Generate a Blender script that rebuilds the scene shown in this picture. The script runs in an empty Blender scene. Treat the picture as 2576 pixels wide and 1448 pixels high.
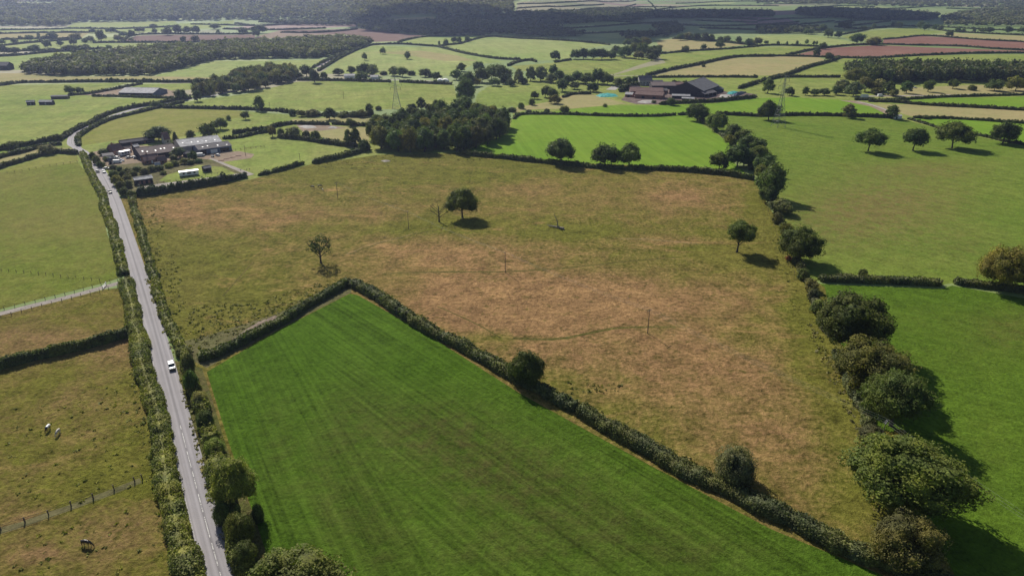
import bpy, bmesh, math, random
import numpy as np
from mathutils import Vector
from mathutils.geometry import delaunay_2d_cdt
random.seed(7); RNG = np.random.default_rng(11)
scene = bpy.context.scene
COL = scene.collection
# ------------------------------------------------------------------ camera, light, exposure
F, CX, CY, CAMH, PITCH = 1717.0, 1288.0, 724.0, 108.0, math.radians(24.0)
cam_d = bpy.data.cameras.new('camera'); cam = bpy.data.objects.new('camera', cam_d); COL.objects.link(cam)
cam_d.sensor_width = 36; cam_d.lens = 36 * F / 2576.0; cam_d.clip_start = 1; cam_d.clip_end = 20000
cam.location = (0, 0, CAMH); cam.rotation_euler = (math.radians(90) - PITCH, 0, 0)
scene.camera = cam
SUN_EL, SUN_AZ = math.radians(37.5), math.radians(-29)          # azimuth from +Y towards +X
SD = Vector((math.sin(SUN_AZ) * math.cos(SUN_EL), math.cos(SUN_AZ) * math.cos(SUN_EL), math.sin(SUN_EL)))
w = bpy.data.worlds.new('World'); scene.world = w; w.use_nodes = True
nt = w.node_tree; bg = nt.nodes['Background']
sky = nt.nodes.new('ShaderNodeTexSky'); sky.sky_type = 'NISHITA'; sky.sun_disc = False
sky.sun_elevation = SUN_EL; sky.sun_rotation = SUN_AZ
nt.links.new(sky.outputs[0], bg.inputs[0]); bg.inputs[1].default_value = 0.06
sun_d = bpy.data.lights.new('sun', 'SUN'); sun_d.energy = 4.6; sun_d.angle = math.radians(0.5); sun_d.color = (1, .94, .84)
sun = bpy.data.objects.new('sun', sun_d); COL.objects.link(sun)
sun.rotation_euler = SD.to_track_quat('Z', 'Y').to_euler(); sun.location = (0, 0, 300)
scene.view_settings.view_transform = 'Standard'; scene.view_settings.look = 'None'
scene.view_settings.exposure = 0.2; scene.view_settings.gamma = 1.0
scene.cycles.volume_bounces = 0; scene.cycles.max_bounces = 5; scene.cycles.diffuse_bounces = 2
scene.cycles.transparent_max_bounces = 4; scene.cycles.volume_step_rate = 4

# ------------------------------------------------------------------ terrain and placing by measured direction
def sst(x, a, b):
    t = np.clip((x - a) / (b - a), 0, 1); return t * t * (3 - 2 * t)
def T(x, y):
    x = np.asarray(x, float); y = np.asarray(y, float)
    left = 0.085 * np.maximum(y - 2200, 0); right = 0.012 * np.maximum(y - 2350, 0) + 0.07 * np.maximum(y - 4150, 0)
    m = sst(x / np.maximum(y, 1), 0.02, 0.16)
    hill = left * (1 - m) + right * m
    hill = 98 * (1 - np.exp(-hill / 98))
    und = 0.55 * np.sin(x / 31 + 1.3) * np.sin(y / 37 + .4) * sst(y, 60, 300)
    far = 1.7 * np.sin(x / 121 + y / 310 + 2) * np.sin(y / 143 + .9) * sst(y, 700, 1400)
    return hill + und + far
ct, stt = math.cos(PITCH), math.sin(PITCH)
def ray(px, py):
    dx, dz = px - CX, CY - py
    return Vector((dx, F * ct + dz * stt, -F * stt + dz * ct)).normalized()
def G(px, py, h=0.0):
    """the ground point (raised by h) seen in that direction"""
    d = ray(px, py)
    t = 60.0
    step = 20.0
    while t < 9000:
        x, y, z = d.x * t, d.y * t, CAMH + d.z * t
        if z - float(T(x, y)) - h <= 0: break
        t += step
    a, b = max(t - step, 0), t
    for _ in range(26):
        m = (a + b) / 2
        if CAMH + d.z * m - float(T(d.x * m, d.y * m)) - h > 0: a = m
        else: b = m
    return Vector((d.x * b, d.y * b, CAMH + d.z * b - h))
def scl(p):                                                     # pixels (of 2576) per metre at a point
    return F / (p.y * ct + (CAMH - p.z) * stt)
def poly(s):
    v = [float(a) for a in s.replace(',', ' ').split()]
    return list(zip(v[0::2], v[1::2]))
def gpoly(s): return [G(x, y) for x, y in (poly(s) if isinstance(s, str) else s)]
def inside(P, X, Y):
    r = np.zeros(X.shape, bool); n = len(P); j = n - 1
    for i in range(n):
        xi, yi, xj, yj = P[i][0], P[i][1], P[j][0], P[j][1]
        if yi != yj:
            c = ((yi > Y) != (yj > Y)) & (X < (xj - xi) * (Y - yi) / (yj - yi) + xi)
            r ^= c
        j = i
    return r

# ------------------------------------------------------------------ object helpers
def tag(o, label=None, cat=None, group=None, kind=None):
    if label: o['label'] = label
    if cat: o['category'] = cat
    if group: o['group'] = group
    if kind: o['kind'] = kind
    return o
def empty(name, loc=(0, 0, 0), rz=0, label=None, cat=None, group=None):
    o = bpy.data.objects.new(name, None); COL.objects.link(o); o.location = loc; o.rotation_euler = (0, 0, rz)
    o.empty_display_size = .5
    return tag(o, label, cat, group)
def quads(name, V, Q, attrs=None, smooth=False):
    me = bpy.data.meshes.new(name); V = np.asarray(V, np.float32); Q = np.asarray(Q, np.int32)
    me.vertices.add(len(V)); me.vertices.foreach_set('co', V.ravel())
    me.loops.add(Q.size); me.loops.foreach_set('vertex_index', Q.ravel())
    me.polygons.add(len(Q)); me.polygons.foreach_set('loop_start', np.arange(0, Q.size, Q.shape[1], dtype=np.int32))
    if smooth: me.polygons.foreach_set('use_smooth', np.ones(len(Q), bool))
    me.update(calc_edges=True)
    for k, a in (attrs or {}).items():
        at = me.attributes.new(k, 'FLOAT', 'POINT'); at.data.foreach_set('value', np.asarray(a, np.float32))
    return me
def link(name, me, mat=None, parent=None, loc=None):
    o = bpy.data.objects.new(name, me); COL.objects.link(o)
    if mat is not None and len(me.materials) == 0: me.materials.append(mat)
    if parent: o.parent = parent
    if loc is not None: o.location = loc
    return o
class MB:                                                       # collects polygons for one mesh
    def __init__(s): s.v = []; s.f = []
    def add(s, V, Fc):
        n = len(s.v); s.v += [tuple(a) for a in V]; s.f += [tuple(i + n for i in f) for f in Fc]; return s
    def box(s, c, d, rz=0, taper=1.0):
        x, y, z = d[0] / 2, d[1] / 2, d[2] / 2; V = []
        for sz in (-1, 1):
            k = taper if sz > 0 else 1
            for sx, sy in ((-1, -1), (1, -1), (1, 1), (-1, 1)):
                a, b = sx * x * k, sy * y * k
                V.append((c[0] + a * math.cos(rz) - b * math.sin(rz), c[1] + a * math.sin(rz) + b * math.cos(rz), c[2] + sz * z))
        return s.add(V, [(3, 2, 1, 0), (4, 5, 6, 7), (0, 1, 5, 4), (1, 2, 6, 5), (2, 3, 7, 6), (3, 0, 4, 7)])
    def tube(s, pts, rad, n=6):
        pts = [Vector(p) for p in pts]; V = []; Fc = []
        rad = rad if isinstance(rad, (list, tuple)) else [rad] * len(pts)
        for i, p in enumerate(pts):
            t = (pts[min(i + 1, len(pts) - 1)] - pts[max(i - 1, 0)]).normalized()
            a = t.cross(Vector((0, 0, 1)) if abs(t.z) < .9 else Vector((1, 0, 0))).normalized(); b = t.cross(a)
            for k in range(n):
                q = 2 * math.pi * k / n; V.append(p + (a * math.cos(q) + b * math.sin(q)) * rad[i])
        for i in range(len(pts) - 1):
            for k in range(n):
                Fc.append((i * n + k, i * n + (k + 1) % n, (i + 1) * n + (k + 1) % n, (i + 1) * n + k))
        Fc.append(tuple(range(n))[::-1]); Fc.append(tuple((len(pts) - 1) * n + k for k in range(n)))
        return s.add(V, Fc)
    def prism(s, prof, y0, y1):                                 # profile in x,z extruded along y
        n = len(prof); V = [(p[0], y0, p[1]) for p in prof] + [(p[0], y1, p[1]) for p in prof]
        return s.add(V, [tuple(range(n)), tuple(range(2 * n - 1, n - 1, -1))] + [(i, i + n, (i + 1) % n + n, (i + 1) % n) for i in range(n)])
    def build(s, name, mat, parent=None, bevel=0, smooth=False):
        me = bpy.data.meshes.new(name); me.from_pydata(s.v, [], s.f); me.update()
        if smooth:
            for p in me.polygons: p.use_smooth = True
        o = link(name, me, mat, parent)
        if bevel:
            m = o.modifiers.new('bevel', 'BEVEL'); m.width = bevel; m.segments = 2; m.limit_method = 'ANGLE'
        return o

# ------------------------------------------------------------------ materials
class N:
    def __init__(s, name):
        s.m = bpy.data.materials.new(name); s.m.use_nodes = True; s.t = s.m.node_tree
        s.b = s.t.nodes['Principled BSDF']; s.b.inputs['Roughness'].default_value = .85
        s.b.inputs['Specular IOR Level'].default_value = .25
    def n(s, typ, **kw):
        nd = s.t.nodes.new(typ)
        for k, v in kw.items():
            if k.startswith('i_'):
                nd.inputs[k[2:].replace('_', ' ')].default_value = v
            else: setattr(nd, k, v)
        return nd
    def l(s, a, b): s.t.links.new(a, b)
    def coord(s, scale=(1, 1, 1), rot=0.0):
        g = s.n('ShaderNodeNewGeometry'); r = s.n('ShaderNodeMapping'); s.l(g.outputs['Position'], r.inputs[0]); r.inputs['Rotation'].default_value = (0, 0, rot)
        m = s.n('ShaderNodeMapping'); s.l(r.outputs[0], m.inputs[0]); m.inputs['Scale'].default_value = scale
        return m.outputs[0]
    def noise(s, scale, detail=4, rough=.55, co=None, dist=0.0):
        nd = s.n('ShaderNodeTexNoise'); nd.inputs['Scale'].default_value = scale; nd.inputs['Detail'].default_value = detail
        nd.inputs['Roughness'].default_value = rough; nd.inputs['Distortion'].default_value = dist
        s.l(co if co is not None else s.coord(), nd.inputs['Vector']); return nd.outputs['Fac']
    def ramp(s, fac, a, b, lo=0.0, hi=1.0):
        r = s.n('ShaderNodeMapRange'); r.inputs[1].default_value = a; r.inputs[2].default_value = b
        r.inputs[3].default_value = lo; r.inputs[4].default_value = hi; s.l(fac, r.inputs[0]); return r.outputs[0]
    def mix(s, fac, a, b, mode='MIX'):
        m = s.n('ShaderNodeMix', data_type='RGBA', blend_type=mode)
        for i, v in ((0, fac), (6, a), (7, b)):
            if hasattr(v, 'links'): s.l(v, m.inputs[i])
            else: m.inputs[i].default_value = v if i == 0 else (*v, 1) if len(v) == 3 else v
        return m.outputs[2]
    def math(s, op, a, b=None):
        m = s.n('ShaderNodeMath', operation=op)
        for i, v in ((0, a), (1, b)):
            if v is None: continue
            if hasattr(v, 'links'): s.l(v, m.inputs[i])
            else: m.inputs[i].default_value = v
        return m.outputs[0]
    def grey(s, v):
        c = s.n('ShaderNodeCombineColor')
        for i in range(3): s.l(v, c.inputs[i])
        return c.outputs[0]
    def bump(s, h, strength, dist):
        b = s.n('ShaderNodeBump'); b.inputs['Strength'].default_value = strength; b.inputs['Distance'].default_value = dist
        s.l(h, b.inputs['Height']); s.l(b.outputs[0], s.b.inputs['Normal'])
    def out(s, c): s.l(c, s.b.inputs['Base Color']); return s.m
def flat(name, c, rough=.6, metal=0.0, spec=.4, var=.12, sc=3.0):
    k = N(name); n1 = k.noise(sc, 4); col = k.mix(1.0, (*c, 1), k.grey(k.ramp(n1, .3, .7, 1 - var, 1 + var)), 'MULTIPLY')
    k.b.inputs['Roughness'].default_value = rough; k.b.inputs['Metallic'].default_value = metal; k.b.inputs['Specular IOR Level'].default_value = spec
    return k.out(col)
def field_mat(name, A, B, D=None, big=.012, tuft=.9, var=.25, bump=.5, rows=None, drill=False, dark=None, aniso=None):
    """A/B patches of the sward, D dry grass where the 'dry' attribute says, fine tufts, drill rows"""
    k = N(name)
    co = k.coord()
    n1 = k.noise(big, 5, .6, co, 1.2)
    n2 = k.noise(big * 7, 5, .65, co, .6)
    f = k.math('ADD', k.math('MULTIPLY', n1, .6), k.math('MULTIPLY', n2, .4))
    col = k.mix(k.ramp(f, .40, .60), A, B)
    if D is not None:
        at = k.n('ShaderNodeAttribute', attribute_name='dry').outputs['Fac']
        n3 = k.noise(.05, 8, .74, k.coord((1, .8, 1)), .8)
        n4 = k.noise(.6, 5, .7, co)
        q = k.math('ADD', k.math('MULTIPLY', at, 1.0), k.math('ADD', k.math('MULTIPLY', k.math('SUBTRACT', n3, .5), 1.15), k.math('MULTIPLY', k.math('SUBTRACT', n4, .5), .9)))
        col = k.mix(k.ramp(q, .25, .85), col, D)
        n6 = k.noise(.035, 6, .7, k.coord((.6, 1.4, 1)), 1.5)
        col = k.mix(k.ramp(k.math('ADD', k.math('MULTIPLY', n6, 1), k.math('MULTIPLY', at, .12)), .60, .74, 0, .6), col, tuple(x * y for x, y in zip(D, (1.45, 1.45, 1.4))))
        n7 = k.noise(.28, 4, .6, k.coord(), .5)
        col = k.mix(k.ramp(n7, .56, .70, 0, .65), col, tuple(x * .55 for x in A))
    fine = k.noise(tuft, 6, .75, co)
    mid = k.noise(tuft * .22, 4, .6, co)
    g = k.math('ADD', k.ramp(fine, .3, .7, -var, var), k.ramp(mid, .3, .7, -var * .5, var * .5))
    h = k.math('ADD', fine, k.math('MULTIPLY', mid, .8))
    if rows:
        for (ang, across, along, amt) in rows:
            r = k.noise(1.0, 3, .6, k.coord((along, across, 1), ang))
            g = k.math('ADD', g, k.ramp(r, .3, .7, -amt, amt))
            h = k.math('ADD', h, k.math('MULTIPLY', r, .6))
    if drill:                                                   # drill rows follow the nearest long hedge
        dl = k.n('ShaderNodeAttribute', attribute_name='dl').outputs['Fac']; dr = k.n('ShaderNodeAttribute', attribute_name='dr').outputs['Fac']
        py = k.n('ShaderNodeSeparateXYZ'); k.l(co, py.inputs[0]); rr = []
        for d in (dl, dr):
            for f, a in ((.22, .17), (.80, .27)):
                cb = k.n('ShaderNodeCombineXYZ'); k.l(k.math('MULTIPLY', d, f), cb.inputs[0]); k.l(k.math('MULTIPLY', py.outputs[1], .012), cb.inputs[1])
                rr.append(k.ramp(k.noise(1.0, 3, .6, cb.outputs[0]), .3, .7, -a, a))
        s_ = k.ramp(dl, 26, 34); L_ = k.math('ADD', rr[0], rr[1]); R_ = k.math('ADD', rr[2], rr[3])
        sel = k.math('ADD', k.math('MULTIPLY', L_, k.math('SUBTRACT', 1.0, s_)), k.math('MULTIPLY', R_, s_))
        g = k.math('ADD', g, sel); h = k.math('ADD', h, k.math('MULTIPLY', sel, .5))
    if dark is not None:
        at = k.n('ShaderNodeAttribute', attribute_name='dry').outputs['Fac']
        n5 = k.noise(.2, 6, .7, co)
        col = k.mix(k.math('MULTIPLY', at, k.ramp(n5, .35, .65, .3, 1.0)), col, dark)
    col = k.mix(1.0, col, k.grey(k.math('ADD', g, 1.0)), 'MULTIPLY')
    k.b.inputs['Roughness'].default_value = .9; k.b.inputs['Specular IOR Level'].default_value = .02
    k.bump(h, bump, 1.0)
    return k.out(col)
M = {}
M['crop'] = field_mat('bright_young_crop', (.068, .134, .011), (.082, .152, .015), dark=(.086, .088, .024), big=.02, tuft=.9, var=.36, bump=.8,
                      drill=True)
M['crop2'] = field_mat('bright_meadow', (.104, .178, .017), (.080, .145, .014), dark=(.125, .125, .030), tuft=1.0, var=.42, bump=.6,
                       rows=[(math.radians(30), .5, .02, .08)])
M['meadow'] = field_mat('olive_green_meadow', (.122, .195, .026), (.160, .215, .036), dark=(.185, .155, .052), tuft=.7, var=.34, bump=.5,
                        rows=[(math.radians(50), .3, .015, .09)])
M['lush'] = field_mat('striped_green_crop', (.150, .262, .026), (.185, .280, .034), tuft=.6, var=.10, bump=.2,
                      rows=[(math.radians(82), .3, .008, .12), (math.radians(20), .12, .008, .05)])
M['rough'] = field_mat('rough_pasture', (.150, .155, .026), (.180, .165, .036), D=(.300, .180, .082), tuft=.6, var=.55, bump=1.0)
M['paddock'] = field_mat('grazed_paddock', (.160, .165, .026), (.195, .172, .038), D=(.270, .175, .078), tuft=.8, var=.52, bump=1.0)
M['green'] = field_mat('grass_field', (.200, .262, .056), (.265, .285, .082), rows=[(math.radians(75), .12, .006, .10), (math.radians(-20), .08, .006, .08)], tuft=.3, var=.32, bump=.3, big=.008)
M['pale'] = field_mat('pale_grass_field', (.250, .320, .095), (.320, .345, .125), rows=[(math.radians(80), .08, .004, .10)], tuft=.2, var=.26, bump=.2, big=.005)
M['tan'] = field_mat('dry_grass_field', (.370, .310, .150), (.300, .290, .120), tuft=.3, var=.15, bump=.3, big=.01)
M['bare'] = field_mat('bare_ground', (.330, .250, .185), (.260, .205, .150), tuft=.5, var=.22, bump=.4, big=.05)
M['red'] = field_mat('red_ploughed_soil', (.225, .115, .085), (.250, .140, .105), tuft=.15, var=.14, bump=.4, big=.006, rows=[(math.radians(10), .12, .004, .08)])
M['brown'] = field_mat('brown_ploughed_soil', (.190, .125, .100), (.215, .150, .120), tuft=.15, var=.12, bump=.3, big=.006)
M['oldpasture'] = field_mat('yellow_green_pasture', (.205, .225, .045), (.255, .245, .070), tuft=.35, var=.25, bump=.5, big=.03)
M['olive'] = field_mat('olive_pasture', (.155, .195, .030), (.195, .200, .044), dark=(.210, .170, .060), tuft=.7, var=.34, bump=.7, big=.02)
M['mud'] = field_mat('muddy_yard', (.13, .10, .09), (.22, .165, .15), tuft=.25, var=.5, bump=.4, big=.08)
M['scrub'] = field_mat('scrubby_grass', (.120, .120, .050), (.170, .150, .075), tuft=.4, var=.4, bump=.8, big=.04)
M['verge'] = field_mat('grass_verge', (.115, .135, .035), (.170, .145, .060), tuft=1.5, var=.4, bump=.9, big=.15)
M['gravel'] = field_mat('gravel_track', (.340, .300, .270), (.400, .360, .320), tuft=1.5, var=.2, bump=.2, big=.2)
M['path'] = field_mat('trodden_green_path', (.085, .088, .020), (.185, .145, .050), tuft=.8, var=.4, bump=.8, big=.22)
M['palepath'] = field_mat('pale_worn_path', (.34, .25, .14), (.20, .155, .06), tuft=.8, var=.3, bump=.6, big=.2)
# patchwork for land no one polygon covers: cells of grass, hay and plough
k = N('distant_patchwork'); vo = k.n('ShaderNodeTexVoronoi', voronoi_dimensions='2D'); vo.inputs['Scale'].default_value = .0042
k.l(k.coord((1, .8, 1), .35), vo.inputs['Vector']); cr = k.n('ShaderNodeValToRGB'); cr.color_ramp.interpolation = 'CONSTANT'
sc_ = k.n('ShaderNodeSeparateColor'); k.l(vo.outputs['Color'], sc_.inputs[0]); k.l(sc_.outputs[0], cr.inputs[0])
e = cr.color_ramp.elements; e[0].position = 0; e[0].color = (.21, .27, .085, 1); e[1].position = .25; e[1].color = (.17, .24, .065, 1)
for p_, c_ in ((.5, (.27, .32, .10, 1)), (.68, (.27, .25, .14, 1)), (.82, (.17, .19, .08, 1)), (.93, (.22, .14, .11, 1))):
    q_ = e.new(p_); q_.color = c_
nn = k.noise(.02, 5, .6)
M['patch'] = k.out(k.mix(1.0, cr.outputs[0], k.grey(k.ramp(nn, .3, .7, .85, 1.15)), 'MULTIPLY'))
# foliage: colour from the object, clumps and leaves vary it
def foliage_mat(name, trans=.22):
    k = N(name); oi = k.n('ShaderNodeObjectInfo'); n1 = k.noise(.45, 3, .6); n2 = k.noise(3.0, 2, .5); n3 = k.noise(.03, 3, .6)
    tint = k.n('ShaderNodeAttribute', attribute_name='tint').outputs['Fac']; lum = k.n('ShaderNodeAttribute', attribute_name='lum').outputs['Fac']
    c = k.mix(1.0, oi.outputs['Color'], k.grey(k.math('MULTIPLY', k.ramp(n1, .3, .7, .70, 1.7), k.ramp(n2, .3, .7, .6, 1.6))), 'MULTIPLY')
    c = k.mix(k.ramp(k.noise(.16, 3, .6), .42, .62, 0, .75), c, k.mix(1.0, c, (1.75, 1.5, .9, 1), 'MULTIPLY'))
    c = k.mix(k.ramp(k.math('ADD', n3, k.math('MULTIPLY', k.noise(.6, 3), .5)), .74, 1.0, 0, .32), c, (.150, .120, .045))
    c = k.mix(k.math('MULTIPLY', tint, .6), c, (.170, .140, .060)); c = k.mix(1.0, c, k.grey(k.math('ADD', lum, 1.0)), 'MULTIPLY')
    k.l(c, k.b.inputs['Base Color']); k.b.inputs['Roughness'].default_value = .75; k.b.inputs['Specular IOR Level'].default_value = .2
    tr = k.n('ShaderNodeBsdfTranslucent'); ms = k.n('ShaderNodeMixShader'); ms.inputs[0].default_value = trans
    k.l(k.mix(1.0, c, (1.2, 1.5, .5, 1), 'MULTIPLY'), tr.inputs[0]); k.l(k.b.outputs[0], ms.inputs[1]); k.l(tr.outputs[0], ms.inputs[2])
    k.l(ms.outputs[0], k.t.nodes['Material Output'].inputs[0]); return k.m
M['leaf'] = foliage_mat('foliage')
M['bark'] = flat('bark', (.085, .068, .052), .9, var=.35, sc=1.5)
M['deadwood'] = flat('bleached_dead_wood', (.22, .19, .16), .8, var=.3, sc=2)
M['wood'] = flat('weathered_timber', (.14, .11, .085), .85, var=.25)
M['white'] = flat('white_paint', (.78, .78, .78), .35, var=.04)
M['whiteplastic'] = flat('white_sheeting', (.80, .80, .80), .5, var=.06)
M['glass'] = flat('dark_glass', (.02, .025, .03), .08, spec=.8, var=.0)
M['black'] = flat('black_paint', (.012, .012, .014), .25, spec=.6, var=.0)
M['rubber'] = flat('rubber', (.018, .018, .018), .8, var=.1)
M['chrome'] = flat('lamp_lens', (.6, .6, .58), .15, metal=.6, var=.0)
M['grey'] = flat('grey_paint', (.28, .29, .30), .4, var=.1)
M['steel'] = flat('galvanised_steel', (.30, .31, .31), .5, metal=.35, var=.15, sc=.5)
M['concrete'] = flat('concrete', (.36, .34, .31), .85, var=.18, sc=.6)
M['brick'] = flat('brick_wall', (.26, .14, .10), .85, var=.25, sc=1.2)
M['render'] = flat('rendered_wall', (.42, .40, .37), .8, var=.12, sc=.6)
M['boards'] = flat('dark_boards', (.045, .042, .045), .8, var=.3, sc=1)
M['tile'] = flat('red_tiles', (.26, .135, .105), .8, var=.22, sc=.9)
M['bluewall'] = flat('blue_grey_cladding', (.12, .16, .24), .6, var=.12, sc=.3)
M['bluesheet'] = flat('dark_blue_sheet', (.045, .055, .10), .5, var=.2, sc=.4)
M['turq'] = flat('turquoise_sheet', (.04, .34, .30), .45, var=.45, sc=.25)
def sheet(name, c, var=.18):                                    # corrugated roof: ribs and weather streaks by object axis
    k = N(name); tc = k.n('ShaderNodeTexCoord').outputs['Object']
    wv = k.n('ShaderNodeTexWave'); wv.inputs['Scale'].default_value = 1.2; wv.inputs['Distortion'].default_value = .2; k.l(tc, wv.inputs['Vector'])
    n1 = k.noise(.35, 5, .65); n2 = k.noise(1, 4, .6, k.coord((2, .15, 1)))
    c_ = k.mix(1.0, (*c, 1), k.grey(k.math('MULTIPLY', k.ramp(n1, .3, .7, 1 - var, 1 + var), k.ramp(n2, .3, .7, .85, 1.12))), 'MULTIPLY')
    k.bump(wv.outputs['Fac'], .3, .05); k.b.inputs['Roughness'].default_value = .85; k.b.inputs['Specular IOR Level'].default_value = .15
    return k.out(c_)
M['silver'] = sheet('pale_sheet_roof', (.46, .45, .45), .3); M['greyroof'] = sheet('grey_sheet_roof', (.15, .14, .145))
M['purpleroof'] = sheet('purple_brown_cement_roof', (.16, .125, .120)); M['redroof'] = sheet('red_brown_roof', (.20, .130, .115)); M['slate'] = sheet('slate_roof', (.155, .155, .165))
k = N('asphalt'); uv = k.n('ShaderNodeUVMap', uv_map='UVMap').outputs[0]; sx = k.n('ShaderNodeSeparateXYZ'); k.l(uv, sx.inputs[0])
U, V_ = sx.outputs[0], sx.outputs[1]                             # U in metres across from the centre, V in metres along
n1 = k.noise(.15, 5, .6); n2 = k.noise(6, 4, .7); cmb = k.n('ShaderNodeCombineXYZ'); k.l(k.math('MULTIPLY', U, 1.1), cmb.inputs[0]); k.l(k.math('MULTIPLY', V_, .012), cmb.inputs[1])
n3 = k.noise(1, 4, .6, cmb.outputs[0])
au = k.math('ABSOLUTE', U); trk = k.math('ABSOLUTE', k.math('SUBTRACT', k.math('ABSOLUTE', k.math('SUBTRACT', au, 1.45)), .75))
wheel = k.ramp(trk, .0, .40, 1.16, 1.0); mid = k.ramp(au, .05, .42, .74, 1.0)
g = k.math('MULTIPLY', k.math('MULTIPLY', k.ramp(n1, .3, .7, .94, 1.06), k.ramp(n2, .3, .7, .93, 1.06)), k.math('MULTIPLY', k.math('MULTIPLY', wheel, mid), k.ramp(n3, .3, .7, .82, 1.12)))
base = k.mix(1.0, (.295, .278, .290, 1), k.grey(g), 'MULTIPLY')
wear = k.ramp(k.noise(2.2, 4, .7), .42, .55)
dash = k.math('LESS_THAN', k.math('FRACT', k.math('MULTIPLY', V_, 1 / 9.0)), .80)
near = k.math('LESS_THAN', V_, 74.0)
cl = k.math('MULTIPLY', k.math('MULTIPLY', k.math('LESS_THAN', au, .09), dash), k.math('MULTIPLY', near, wear))
ed = k.math('MULTIPLY', k.math('MULTIPLY', k.math('GREATER_THAN', au, 2.72), k.math('LESS_THAN', au, 2.84)), k.math('MULTIPLY', wear, k.math('LESS_THAN', U, 0.0)))
base = k.mix(k.math('MAXIMUM', cl, k.math('MULTIPLY', ed, .6)), base, (.66, .65, .62))
k.b.inputs['Roughness'].default_value = .85; k.bump(n2, .2, .05); M['road'] = k.out(base)
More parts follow.
